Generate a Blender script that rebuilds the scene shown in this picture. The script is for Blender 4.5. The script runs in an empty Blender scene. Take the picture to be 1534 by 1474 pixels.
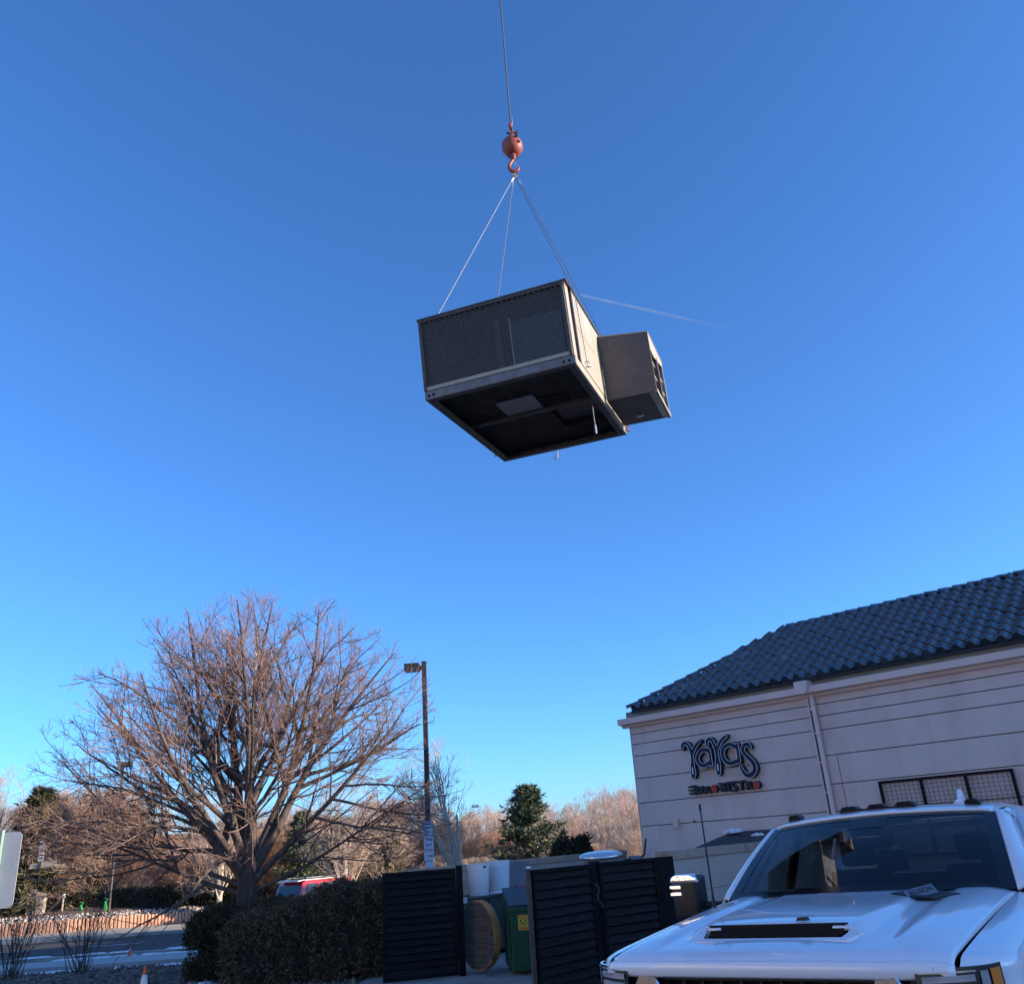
import bpy, bmesh, math, random
import numpy as np
from mathutils import Vector, Matrix, Euler
R = math.radians
D = bpy.data
SC = bpy.context.scene
COL = SC.collection
rng = np.random.default_rng(7)
random.seed(7)

# ------------------------------------------------------------------ camera, light, exposure
EYE = 2.0
pitch, roll = R(22.2), R(3.95)
fw = Vector((0, math.cos(pitch), math.sin(pitch)))
up0 = Vector((0, -math.sin(pitch), math.cos(pitch)))
rt0 = Vector((1, 0, 0))
ci = rt0 * math.cos(roll) - up0 * math.sin(roll)
cj = rt0 * math.sin(roll) + up0 * math.cos(roll)
cam = D.cameras.new('camera'); camo = D.objects.new('camera', cam); COL.objects.link(camo)
mw = Matrix(((ci.x, cj.x, -fw.x, 0), (ci.y, cj.y, -fw.y, 0), (ci.z, cj.z, -fw.z, EYE), (0, 0, 0, 1)))
camo.matrix_world = mw
cam.sensor_width = 36; cam.lens = 36 * 1294 / 1534
cam.clip_start = 0.1; cam.clip_end = 9000
SC.camera = camo

SUN_EL, SUN_DX, SUN_DY = 12.0, 0.9854, -0.170
w = D.worlds.new('World'); SC.world = w; w.use_nodes = True
nt = w.node_tree; bg = nt.nodes['Background']
sky = nt.nodes.new('ShaderNodeTexSky'); sky.sky_type = 'NISHITA'; sky.sun_disc = False
sky.sun_elevation = R(SUN_EL)
sky.sun_rotation = math.atan2(SUN_DX, SUN_DY)
sky.altitude = 1700; sky.air_density = 1.0; sky.dust_density = 2.2; sky.ozone_density = 6.8
nt.links.new(sky.outputs[0], bg.inputs[0])
bg.inputs[1].default_value = 0.15
sun = D.lights.new('sun', 'SUN'); suno = D.objects.new('sun', sun); COL.objects.link(suno)
sd = Vector((SUN_DX * math.cos(R(SUN_EL)), SUN_DY * math.cos(R(SUN_EL)), math.sin(R(SUN_EL))))
suno.rotation_euler = sd.to_track_quat('Z', 'Y').to_euler()
sun.energy = 3.6; sun.angle = R(0.53); sun.color = (1.0, 0.84, 0.66)
SC.view_settings.view_transform = 'Standard'; SC.view_settings.look = 'None'
SC.view_settings.gamma = 1; SC.view_settings.use_curve_mapping = False
SC.view_settings.exposure = 1.28
SC.render.engine = 'CYCLES'
try:
    SC.cycles.max_bounces = 8; SC.cycles.transparent_max_bounces = 24; SC.cycles.use_denoising = True
except Exception: pass

# ------------------------------------------------------------------ materials
def material(name, c1, c2=None, rough=0.7, metal=0.0, scale=6.0, bump=0.0, bscale=None, coat=0.0, spec=0.5, stretch=(1, 1, 1), detail=6, ramp=(0.35, 0.65), dirt=None, dscale=1.5, dramp=(0.55, 0.7)):
    m = D.materials.new(name); m.use_nodes = True
    n = m.node_tree.nodes; l = m.node_tree.links; b = n['Principled BSDF']
    b.inputs['Roughness'].default_value = rough; b.inputs['Metallic'].default_value = metal
    b.inputs['Coat Weight'].default_value = coat; b.inputs['Coat Roughness'].default_value = 0.03
    b.inputs['Specular IOR Level'].default_value = spec
    b.inputs['Base Color'].default_value = (*c1, 1)
    tc = n.new('ShaderNodeTexCoord'); mp = n.new('ShaderNodeMapping'); mp.inputs['Scale'].default_value = stretch
    l.new(tc.outputs['Object'], mp.inputs['Vector'])
    out = None
    if c2:
        no = n.new('ShaderNodeTexNoise'); no.inputs['Scale'].default_value = scale; no.inputs['Detail'].default_value = detail
        l.new(mp.outputs[0], no.inputs['Vector'])
        cr = n.new('ShaderNodeValToRGB'); cr.color_ramp.elements[0].position = ramp[0]; cr.color_ramp.elements[1].position = ramp[1]
        cr.color_ramp.elements[0].color = (*c1, 1); cr.color_ramp.elements[1].color = (*c2, 1)
        l.new(no.outputs['Fac'], cr.inputs[0]); out = cr.outputs[0]
    if dirt:
        nd = n.new('ShaderNodeTexNoise'); nd.inputs['Scale'].default_value = dscale; nd.inputs['Detail'].default_value = 8; nd.inputs['Roughness'].default_value = 0.65
        l.new(mp.outputs[0], nd.inputs['Vector'])
        mr = n.new('ShaderNodeMapRange'); mr.inputs[1].default_value = dramp[0]; mr.inputs[2].default_value = dramp[1]
        l.new(nd.outputs['Fac'], mr.inputs[0])
        mx = n.new('ShaderNodeMix'); mx.data_type = 'RGBA'; mx.inputs[7].default_value = (*dirt, 1)
        l.new(mr.outputs[0], mx.inputs[0])
        if out: l.new(out, mx.inputs[6])
        else: mx.inputs[6].default_value = (*c1, 1)
        out = mx.outputs[2]
    if out: l.new(out, b.inputs['Base Color'])
    if bump:
        nb = n.new('ShaderNodeTexNoise'); nb.inputs['Scale'].default_value = bscale or scale * 4; nb.inputs['Detail'].default_value = 5
        l.new(mp.outputs[0], nb.inputs['Vector'])
        bu = n.new('ShaderNodeBump'); bu.inputs['Strength'].default_value = bump; bu.inputs['Distance'].default_value = 0.02
        l.new(nb.outputs['Fac'], bu.inputs['Height']); l.new(bu.outputs[0], b.inputs['Normal'])
    return m

def varied(name, cols, rough=0.8, spec=0.3, nscale=None):
    """colour picked per connected piece (leaf, twig, stone) or per object"""
    m = D.materials.new(name); m.use_nodes = True
    n = m.node_tree.nodes; l = m.node_tree.links; b = n['Principled BSDF']
    b.inputs['Roughness'].default_value = rough; b.inputs['Specular IOR Level'].default_value = spec
    g = n.new('ShaderNodeNewGeometry'); cr = n.new('ShaderNodeValToRGB')
    cr.color_ramp.elements[0].color = (*cols[0], 1); cr.color_ramp.elements[1].color = (*cols[-1], 1)
    for i, c in enumerate(cols[1:-1]):
        e = cr.color_ramp.elements.new((i + 1) / (len(cols) - 1)); e.color = (*c, 1)
    l.new(g.outputs['Random Per Island'], cr.inputs[0]); l.new(cr.outputs[0], b.inputs['Base Color'])
    return m

def obj_varied(name, c1, c2, rough=0.5, spec=0.5, bump=0.2, scale=8, dirt=None, stretch=(1, 1, 1)):
    m = material(name, c1, c2, rough=rough, spec=spec, bump=bump, scale=scale, stretch=stretch, dirt=dirt)
    n = m.node_tree.nodes; l = m.node_tree.links; b = n['Principled BSDF']
    src = b.inputs['Base Color'].links[0].from_socket
    oi = n.new('ShaderNodeObjectInfo'); mr = n.new('ShaderNodeMapRange'); mr.inputs[3].default_value = 0.72; mr.inputs[4].default_value = 1.25
    l.new(oi.outputs['Random'], mr.inputs[0])
    mx = n.new('ShaderNodeMix'); mx.data_type = 'RGBA'; mx.blend_type = 'MULTIPLY'; mx.inputs[0].default_value = 1
    l.new(src, mx.inputs[6]); l.new(mr.outputs[0], mx.inputs[7]); l.new(mx.outputs[2], b.inputs['Base Color'])
    return m

M = {}
M['stucco'] = material('stucco', (.71, .535, .47), (.76, .58, .515), rough=.92, scale=.7, bump=.5, bscale=60, dirt=(.60, .445, .39), dscale=.9, dramp=(.48, .8), stretch=(1.6, 1.6, .45), spec=.2)
M['cornice'] = material('cornice', (.76, .55, .48), (.80, .59, .515), rough=.85, scale=1.5, bump=.2, bscale=50)
M['groove'] = material('groove', (.17, .125, .11), rough=.95)
M['frieze'] = material('frieze', (.23, .20, .16), (.28, .24, .19), rough=.9, scale=3)
M['tile'] = obj_varied('roof tile', (.010, .011, .014), (.034, .035, .044), rough=.35, spec=1.0, bump=.12, scale=5, dirt=(.10, .10, .11))
for k_, v_ in (('Coat Weight', 1.0), ('Coat IOR', 1.8), ('Coat Roughness', .10)): M['tile'].node_tree.nodes['Principled BSDF'].inputs[k_].default_value = v_
M['tilesoft'] = M['tile']
M['deck'] = material('roof deck', (.03, .03, .035), rough=.9)
M['black'] = material('black paint', (.006, .006, .007), (.011, .011, .012), rough=.5, scale=12, bump=.15, spec=.10)
M['gateslat'] = obj_varied('black gate slat', (.006, .0065, .008), (.012, .012, .014), rough=.5, spec=.10, bump=.3, scale=5, stretch=(.6, 1, 3), dirt=(.03, .027, .025))
M['rubber'] = material('rubber', (.012, .012, .012), rough=.8, spec=.2)
M['plastic'] = material('black plastic', (.010, .010, .012), rough=.45, spec=.35)
M['chrome'] = material('chrome', (.85, .85, .86), rough=.06, metal=1)
M['steel'] = material('galvanised steel', (.55, .56, .56), (.42, .43, .43), rough=.4, metal=.9, scale=20)
M['white paint'] = material('white car paint', (.76, .785, .83), rough=.35, coat=1.0, spec=.5)
M['red paint'] = material('red car paint', (.5, .015, .015), rough=.3, coat=1.0)
M['asphalt'] = material('asphalt', (.045, .045, .048), (.07, .068, .066), rough=.92, scale=3, bump=.4, bscale=120, dirt=(.1, .095, .09), dscale=.4)
M['lot'] = material('pale bounce lot concrete', (.22, .20, .18), (.29, .265, .24), rough=.92, scale=1.2, bump=.4, bscale=90, dirt=(.14, .13, .12), dscale=.5)  # paleness chosen for the light it bounces
M['concrete'] = material('concrete', (.30, .28, .25), (.38, .35, .31), rough=.9, scale=1.5, bump=.3, bscale=60, dirt=(.2, .19, .17), dscale=.6)
M['sidewalk'] = material('sidewalk', (.36, .35, .34), (.44, .43, .41), rough=.9, scale=1, bump=.2, bscale=60)
M['sand'] = material('sandy concrete', (.46, .37, .26), (.54, .44, .31), rough=.95, scale=.8, bump=.2, bscale=40)
M['dirt'] = material('dirt', (.07, .055, .043), (.15, .12, .09), rough=1, scale=2.5, bump=.9, bscale=30, dirt=(.22, .19, .15), dscale=6, dramp=(.55, .65))
M['mulch'] = material('mulch', (.10, .06, .04), (.24, .15, .10), rough=1, scale=8, bump=1, bscale=30, detail=10)
M['snow'] = material('old snow', (.70, .72, .75), (.85, .86, .88), rough=.6, scale=8, bump=.6)
M['block'] = obj_varied('terracotta block', (.50, .27, .17), (.60, .36, .24), rough=.95, bump=.8, scale=9)
M['rock'] = varied('rocks', [(.48, .40, .33), (.12, .09, .075), (.60, .52, .44), (.30, .21, .16), (.68, .62, .54)], rough=.9)
M['gravel'] = varied('gravel', [(.20, .17, .15), (.07, .06, .055), (.28, .25, .22), (.12, .10, .09)], rough=.95)
M['paintline'] = material('road paint', (.6, .6, .58), (.72, .72, .7), rough=.7, scale=20)
M['bark'] = material('bark', (.045, .034, .030), (.10, .075, .062), rough=.95, scale=9, bump=1.0, bscale=22, stretch=(1, 1, .25))
M['limb'] = material('limb bark', (.065, .048, .042), (.14, .105, .09), rough=.9, scale=8, bump=.6, stretch=(1, 1, .3))
M['twig'] = varied('twigs', [(.24, .13, .10), (.36, .22, .17), (.16, .085, .07), (.50, .35, .28)], rough=.6)
M['redtwig'] = varied('red brown twigs', [(.48, .24, .14), (.64, .38, .22), (.30, .14, .09), (.72, .48, .30)], rough=.8)
M['tantwig'] = varied('tan twigs', [(.54, .38, .26), (.68, .52, .38), (.38, .25, .18), (.76, .62, .47)], rough=.8)
M['pinktwig'] = varied('pinkish twigs', [(.60, .38, .30), (.70, .49, .38), (.44, .27, .21), (.74, .55, .44)], rough=.8)
M['paletwig'] = varied('pale twigs', [(.5, .42, .34), (.62, .53, .44), (.38, .30, .25)], rough=.8)
M['palebark'] = material('pale bark', (.42, .35, .28), (.56, .47, .38), rough=.9, scale=9, bump=.5, stretch=(1, 1, .2))
M['pine'] = varied('pine needles', [(.075, .10, .05), (.17, .19, .10), (.045, .065, .035), (.28, .27, .15)], rough=.75)
M['juniper'] = varied('juniper sprays', [(.07, .07, .035), (.16, .14, .07), (.045, .05, .028), (.24, .19, .10)], rough=.8)
M['hedge'] = varied('hedge sprays', [(.035, .036, .024), (.075, .066, .040), (.022, .024, .016), (.13, .10, .065)], rough=.85, spec=.15)
M['hedge2'] = varied('dry hedge sprays', [(.072, .058, .036), (.155, .115, .07), (.036, .031, .021), (.24, .175, .12)], rough=.85, spec=.15)
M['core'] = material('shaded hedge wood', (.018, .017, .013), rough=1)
M['peach'] = material('peach stucco', (.50, .30, .20), (.55, .34, .24), rough=.9, scale=1)
M['glassdark'] = material('dark window', (.03, .035, .045), rough=.08)
M['wood'] = material('plywood', (.30, .185, .09), (.42, .27, .14), rough=.8, scale=4, stretch=(1, 12, 1), bump=.3)
M['woodgrey'] = material('weathered plywood', (.07, .058, .042), (.13, .105, .075), rough=.9, scale=3, stretch=(1, 10, 1), bump=.3, dirt=(.06, .05, .04), dscale=2)
M['woodedge'] = material('plywood edge', (.42, .17, .05), (.55, .26, .09), rough=.8, scale=6, stretch=(1, 1, 20))
M['green'] = material('green bin paint', (.010, .055, .022), (.016, .075, .032), rough=.45, scale=3, dirt=(.03, .035, .02), dscale=5, dramp=(.6, .7), bump=.15)
M['darkgreen'] = material('dark green steel', (.030, .048, .045), (.045, .062, .058), rough=.5, scale=2, dirt=(.10, .09, .07), dscale=3, dramp=(.62, .72), bump=.15)
M['lid'] = material('black lid', (.03, .032, .038), rough=.5)
M['bucket'] = material('white plastic', (.78, .80, .82), (.82, .84, .86), rough=.45, scale=2, dirt=(.5, .5, .48), dscale=4, dramp=(.6, .8))
M['redplastic'] = material('red plastic', (.5, .02, .02), rough=.5)
M['greypanel'] = material('grey panel', (.17, .18, .20), (.20, .21, .235), rough=.6, scale=3)
M['wallblock'] = material('painted block wall', (.47, .36, .31), (.53, .41, .355), rough=.95, scale=1.2, bump=.4, bscale=50, dirt=(.25, .2, .17), dscale=1, dramp=(.5, .7))
M['wallcap'] = material('wall coping', (.40, .27, .20), (.46, .32, .24), rough=.95, scale=3, bump=.3, dirt=(.22, .15, .11), dscale=2)
M['tarp'] = material('low roof felt', (.05, .045, .05), (.075, .065, .07), rough=.8, scale=3, bump=.5)
M['frame'] = material('dark brown edge paint', (.05, .04, .034), (.075, .06, .05), rough=.55, scale=6)
M['unit'] = material('cream unit paint', (.36, .315, .25), (.39, .345, .275), rough=.55, scale=2, dirt=(.36, .31, .25), dscale=3, dramp=(.55, .75), stretch=(1, 1, .4))
M['unitbrownshade'] = material('brown and shaded unit paint', (.105, .08, .068), (.135, .105, .088), rough=.55, scale=3, dirt=(.08, .065, .055), dscale=3)  # shaded cream of hood front and bottom, put in the colour; also brown posts
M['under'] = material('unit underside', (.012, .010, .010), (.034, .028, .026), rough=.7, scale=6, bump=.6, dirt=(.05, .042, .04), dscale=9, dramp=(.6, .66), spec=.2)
M['rail'] = material('base rail steel', (.14, .135, .14), (.20, .19, .19), rough=.5, metal=.4, scale=8, dirt=(.16, .13, .11), dscale=5, dramp=(.5, .7))
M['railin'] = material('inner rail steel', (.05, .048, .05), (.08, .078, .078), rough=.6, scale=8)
M['coil'] = material('condenser coil', (.012, .012, .014), (.022, .022, .024), rough=.5, scale=10)
M['guard'] = material('guard wire', (.12, .105, .095), rough=.5, spec=.3)
M['filter'] = material('pale coil panel', (.05, .055, .065), (.10, .11, .13), rough=.35, metal=.3, scale=10, stretch=(8, 1, 1))
M['patch'] = material('grey access plate', (.20, .20, .215), rough=.5)
M['ballred'] = material('faded red paint', (.26, .050, .034), (.34, .085, .06), rough=.5, scale=5, bump=.2, dirt=(.20, .06, .05), dscale=8, dramp=(.55, .65))
M['darkred'] = material('dark red steel', (.17, .035, .028), (.24, .06, .05), rough=.5, scale=9)
M['cable'] = material('wire rope', (.10, .10, .115), (.16, .155, .16), rough=.5, metal=.5, scale=60)
M['sling'] = material('galvanised wire sling', (.20, .20, .21), (.28, .27, .27), rough=.6, metal=.2, scale=60)
M['letterside'] = material('sign letter side', (.012, .012, .018), rough=.5)
M['letterface'] = material('sign letter face', (.012, .015, .040), rough=.5, spec=.3)
M['neon'] = material('white tube', (.80, .82, .86), rough=.4)
M['redletter'] = material('red letter', (.55, .035, .02), rough=.5)
M['pole'] = material('bronze pole', (.04, .034, .032), (.055, .046, .042), rough=.55, scale=5)
M['sign'] = material('white sign', (.60, .66, .78), rough=.5)
M['signink'] = material('dark blue ink', (.03, .05, .16), rough=.6)
M['redink'] = material('red ink', (.6, .14, .09), rough=.6)
M['signback'] = material('sign back aluminium', (.52, .53, .52), (.60, .61, .60), rough=.55, scale=6, metal=.2, dirt=(.46, .47, .46), dscale=14, dramp=(.6, .75))
M['greenpost'] = material('green post', (.22, .32, .26), (.30, .40, .33), rough=.6, scale=10)
M['stone'] = material('grey stone', (.30, .25, .21), (.42, .36, .31), rough=.95, scale=5, bump=.7)
M['limegreen'] = material('green tape', (.035, .32, .07), rough=.6)
M['cone'] = material('orange cone', (.75, .13, .03), rough=.6)
M['conewhite'] = material('white band', (.75, .75, .75), rough=.5)
M['yellow'] = material('yellow sticker', (.62, .50, .05), rough=.6)
M['orangeink'] = material('orange ink', (.60, .17, .04), rough=.6)
M['blackink'] = material('black ink', (.03, .03, .02), rough=.6)
M['seat'] = material('seat cloth', (.035, .035, .04), rough=.9)
M['dash'] = material('dashboard', (.03, .03, .033), rough=.6)
M['amber'] = material('amber lens', (.75, .22, .02), rough=.15, coat=1)
M['lens'] = material('lamp lens', (.22, .22, .23), (.42, .42, .44), rough=.12, coat=1, scale=9, stretch=(1, 1, 4), spec=.8)
M['smoke'] = material('smoked lens', (.03, .028, .025), rough=.15, coat=1)
M['frit'] = material('windscreen border', (.008, .009, .012), rough=.12)

def glass_mat(name, tint, gl=1.0):
    m = D.materials.new(name); m.use_nodes = True
    n = m.node_tree.nodes; l = m.node_tree.links
    n.remove(n['Principled BSDF']); o = n['Material Output']
    t = n.new('ShaderNodeBsdfTransparent'); t.inputs[0].default_value = (*tint, 1)
    g = n.new('ShaderNodeBsdfGlossy'); g.inputs['Roughness'].default_value = 0.0; g.inputs[0].default_value = (gl, gl, gl, 1)
    f = n.new('ShaderNodeFresnel'); f.inputs[0].default_value = 1.5
    mx = n.new('ShaderNodeMixShader'); l.new(f.outputs[0], mx.inputs[0]); l.new(t.outputs[0], mx.inputs[1]); l.new(g.outputs[0], mx.inputs[2])
    l.new(mx.outputs[0], o.inputs[0]); return m
M['windscreen'] = glass_mat('windscreen glass', (.42, .46, .48))
M['sideglass'] = glass_mat('tinted side glass', (.42, .45, .46))
def contrail_mat():
    m = D.materials.new('ice cloud'); m.use_nodes = True
    n = m.node_tree.nodes; l = m.node_tree.links
    n.remove(n['Principled BSDF']); o = n['Material Output']
    t = n.new('ShaderNodeBsdfTransparent'); d = n.new('ShaderNodeBsdfDiffuse'); d.inputs[0].default_value = (.85, .87, .9, 1)
    tc = n.new('ShaderNodeTexCoord'); sp = n.new('ShaderNodeSeparateXYZ'); l.new(tc.outputs['Object'], sp.inputs[0])
    mr = n.new('ShaderNodeMapRange'); mr.inputs[1].default_value = 0; mr.inputs[2].default_value = 1; mr.inputs[3].default_value = .42; mr.inputs[4].default_value = 0.0
    no = n.new('ShaderNodeTexNoise'); no.inputs['Scale'].default_value = 9
    l.new(tc.outputs['Object'], no.inputs[0])
    mu = n.new('ShaderNodeMath'); mu.operation = 'MULTIPLY'
    l.new(sp.outputs[0], mr.inputs[0]); l.new(mr.outputs[0], mu.inputs[0]); l.new(no.outputs['Fac'], mu.inputs[1])
    mu2 = n.new('ShaderNodeMath'); mu2.operation = 'MULTIPLY'; mu2.inputs[1].default_value = 2.0; l.new(mu.outputs[0], mu2.inputs[0])
    mx = n.new('ShaderNodeMixShader'); l.new(mu2.outputs[0], mx.inputs[0]); l.new(t.outputs[0], mx.inputs[1]); l.new(d.outputs[0], mx.inputs[2])
    l.new(mx.outputs[0], o.inputs[0]); return m

# ------------------------------------------------------------------ helpers
def tag(o, label=None, cat=None, group=None, kind=None):
    if label: o['label'] = label
    if cat: o['category'] = cat
    if group: o['group'] = group
    if kind: o['kind'] = kind
    return o
def thing(name, label, cat, loc=(0, 0, 0), rot=(0, 0, 0), group=None):
    o = D.objects.new(name, None); COL.objects.link(o); o.location = loc
    o.rotation_euler = rot if isinstance(rot, (tuple, list, Euler)) else (0, 0, rot)
    o.empty_display_size = .2
    return tag(o, label, cat, group)
def mesh_obj(name, me, m, parent=None):
    o = D.objects.new(name, me); COL.objects.link(o)
    if m is not None: me.materials.append(m if not isinstance(m, str) else M[m])
    if parent: o.parent = parent
    return o
def copy_tree(o, parent=None):
    c = o.copy(); COL.objects.link(c)
    if parent: c.parent = parent
    for ch in list(o.children): copy_tree(ch, c)
    return c

class MB:
    def __init__(s): s.v = []; s.f = []
    def add(s, vs, fs):
        b = len(s.v); s.v += [tuple(v) for v in vs]; s.f += [tuple(b + i for i in f) for f in fs]; return s
    def box(s, x0, x1, y0, y1, z0, z1, mat=None):
        vs = [Vector((x, y, z)) for x in (x0, x1) for y in (y0, y1) for z in (z0, z1)]
        if mat: vs = [mat @ v for v in vs]
        return s.add(vs, [(0, 1, 3, 2), (4, 6, 7, 5), (0, 4, 5, 1), (2, 3, 7, 6), (0, 2, 6, 4), (1, 5, 7, 3)])
    def prism(s, poly, axis, a0, a1):
        """poly 2D list extruded along axis: 'x' -> poly=(y,z); 'y' -> (x,z); 'z' -> (x,y)"""
        def p(q, a): return {'x': (a, q[0], q[1]), 'y': (q[0], a, q[1]), 'z': (q[0], q[1], a)}[axis]
        n = len(poly)
        return s.add([p(q, a0) for q in poly] + [p(q, a1) for q in poly],
                     [tuple(range(n))[::-1], tuple(range(n, 2 * n))] + [(i, (i + 1) % n, n + (i + 1) % n, n + i) for i in range(n)])
    def tube(s, pts, r, sides=8, cap=True):
        pts = [Vector(p) for p in pts]; n = len(pts)
        rs = r if isinstance(r, (list, tuple)) else [r] * n
        vs = []; ref = None
        for i, p in enumerate(pts):
            t = (pts[min(i + 1, n - 1)] - pts[max(i - 1, 0)]).normalized()
            if ref is None:
                ref = t.cross(Vector((0, 0, 1)));
                if ref.length < .05: ref = t.cross(Vector((1, 0, 0)))
            u = (ref - t * ref.dot(t)).normalized(); ref = u; v = t.cross(u)
            for k in range(sides):
                a = 2 * math.pi * k / sides; vs.append(p + (u * math.cos(a) + v * math.sin(a)) * rs[i])
        fs = [(i * sides + k, i * sides + (k + 1) % sides, (i + 1) * sides + (k + 1) % sides, (i + 1) * sides + k) for i in range(n - 1) for k in range(sides)]
        if cap: fs += [tuple(range(sides))[::-1], tuple((n - 1) * sides + k for k in range(sides))]
        return s.add(vs, fs)
    def lathe(s, prof, seg=24, c=(0, 0, 0), ring=False):
        if ring: prof = list(prof) + [prof[0]]
        vs = [(c[0] + r * math.cos(2 * math.pi * k / seg), c[1] + r * math.sin(2 * math.pi * k / seg), c[2] + z) for r, z in prof for k in range(seg)]
        n = len(prof)
        fs = [(i * seg + k, i * seg + (k + 1) % seg, (i + 1) * seg + (k + 1) % seg, (i + 1) * seg + k) for i in range(n - 1) for k in range(seg)]
        if not ring: fs += [tuple(range(seg))[::-1], tuple((n - 1) * seg + k for k in range(seg))]
        return s.add(vs, fs)
    def grid(s, fn, nu, nv):
        vs = [fn(i / nu, j / nv) for j in range(nv + 1) for i in range(nu + 1)]
        return s.add(vs, [(j * (nu + 1) + i, j * (nu + 1) + i + 1, (j + 1) * (nu + 1) + i + 1, (j + 1) * (nu + 1) + i) for j in range(nv) for i in range(nu)])
    def mesh(s, name, smooth=False, bevel=0, sharp=35):
        me = D.meshes.new(name); me.from_pydata(s.v, [], s.f)
        if bevel or smooth:
            bm = bmesh.new(); bm.from_mesh(me)
            if bevel:
                bmesh.ops.recalc_face_normals(bm, faces=bm.faces)
                es = [e for e in bm.edges if len(e.link_faces) == 2 and e.calc_face_angle(0) > R(30)]
                bmesh.ops.bevel(bm, geom=es, offset=bevel, segments=1 if bevel < .008 else 2, affect='EDGES', profile=.6)
            if smooth:
                for f in bm.faces: f.smooth = True
                for e in bm.edges:
                    if len(e.link_faces) == 2 and e.calc_face_angle(0) > R(sharp): e.smooth = False
            bm.to_mesh(me); bm.free()
        me.update(); return me
    def build(s, name, m, parent=None, smooth=False, bevel=0, sharp=35, recalc=False):
        return mesh_obj(name, s.mesh(name, smooth, bevel, sharp), m, parent)
def solidify(o, t, off=-1):
    md = o.modifiers.new('solid', 'SOLIDIFY'); md.thickness = t; md.offset = off; return o
def np_mesh(name, verts, quads=None, tris=None, smooth=False):
    me = D.meshes.new(name); verts = np.asarray(verts, np.float32).reshape(-1, 3)
    me.vertices.add(len(verts)); me.vertices.foreach_set('co', verts.ravel())
    nq = 0 if quads is None else len(quads); ntr = 0 if tris is None else len(tris)
    idx = []; starts = []; tot = []
    if nq: idx.append(np.asarray(quads).ravel()); starts.append(np.arange(nq) * 4); tot.append(np.full(nq, 4))
    if ntr: idx.append(np.asarray(tris).ravel()); starts.append(nq * 4 + np.arange(ntr) * 3); tot.append(np.full(ntr, 3))
    idx = np.concatenate(idx).astype(np.int32); starts = np.concatenate(starts).astype(np.int32)
    me.loops.add(len(idx)); me.loops.foreach_set('vertex_index', idx)
    me.polygons.add(len(starts)); me.polygons.foreach_set('loop_start', starts)
    if smooth: me.polygons.foreach_set('use_smooth', np.ones(len(starts), bool))
    me.update(calc_edges=True); me.validate(); return me

def sm(t): t = min(1, max(0, t)); return t * t * (3 - 2 * t)
def gz(x, y): return -.5 * sm((y - 21) / 7)

# ------------------------------------------------------------------ ground, road, pavements
def sheet(name, poly_fn, nu, nv, m, label, kind='structure'):
    b = MB(); b.grid(poly_fn, nu, nv); o = b.build(name, m); tag(o, label, None, None, kind); return o
ys = np.concatenate([np.linspace(-1500, -60, 6), np.linspace(-40, 20, 13), np.linspace(21, 29, 17), np.linspace(32, 60, 5), np.array([100, 200, 500, 1500, 4000])])
xs = np.concatenate([np.array([-4000, -1500, -400, -150]), np.linspace(-80, 80, 17), np.array([150, 400, 1500, 4000])])
b = MB(); b.add([(x, y, gz(x, y)) for y in ys for x in xs], [(j * len(xs) + i, j * len(xs) + i + 1, (j + 1) * len(xs) + i + 1, (j + 1) * len(xs) + i) for j in range(len(ys) - 1) for i in range(len(xs) - 1)])
tag(b.build('ground', 'dirt', smooth=True), 'brown winter ground with bare soil', kind='structure')
# lot under the truck, made pale to bounce light onto wall and truck
o = MB().add([(-5.2, -40, .004), (44, -40, .004), (44, 14.3, .004), (2.2, 14.6, .004), (-3.4, 16.3, .004), (-5.2, 14.0, .004)], [(0, 1, 2, 3, 4, 5)]).build('parking_lot', 'lot'); tag(o, kind='structure', label='grey paving of the parking lot, made pale to bounce light')
o = MB().add([(-3.2, 15.9, .012), (2.2, 14.2, .012), (7.0, 20.6, .012), (3.0, 21.0, .012), (-3.0, 19.0, .012)], [(0, 1, 2, 3, 4)]).build('enclosure_floor', 'concrete'); tag(o, kind='structure', label='concrete slab inside the bin enclosure')
def strip(name, x0, x1, y0, y1, z0, z1, m, label, bev=.0):
    b = MB(); n = 40
    for i in range(n):
        a, c = x0 + (x1 - x0) * i / n, x0 + (x1 - x0) * (i + 1) / n
        b.box(a, c - .012, y0, y1, z0, z1)
    o = b.build(name, m, bevel=bev); tag(o, label, kind='structure'); return o
strip('sidewalk', -62, -1.0, 28.0, 29.9, -.8, -.40, 'sidewalk', 'pale concrete sidewalk beside the road')
strip('kerb', -62, 45, 31.2, 31.4, -.8, -.39, 'concrete', 'near concrete kerb of the road')
o = MB().add([(-200, 31.4, -.496), (200, 31.4, -.496), (200, 40.2, -.496), (-200, 40.2, -.496)], [(0, 1, 2, 3)]).build('road', 'asphalt'); tag(o, 'two lane asphalt road in shade', kind='structure')
strip('far_kerb', -62, 45, 40.2, 40.4, -.8, -.38, 'concrete', 'far kerb of the road')
strip('far_sidewalk', -62, 10, 40.4, 44.6, -.8, -.385, 'sand', 'wide sandy concrete sidewalk below the orange retaining wall')
for i, (a, c, yy) in enumerate([(-60, -16.6, 32.3), (-13.2, -11.4, 36.1), (-9.5, -7.5, 36.1), (-17.2, -15.2, 36.1), (-21.2, -19.2, 36.1)]):
    o = MB().box(a, c, yy, yy + .12, -.4925, -.490).build('road_marking', 'paintline'); tag(o, 'white painted line on the road', kind='structure')

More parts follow.
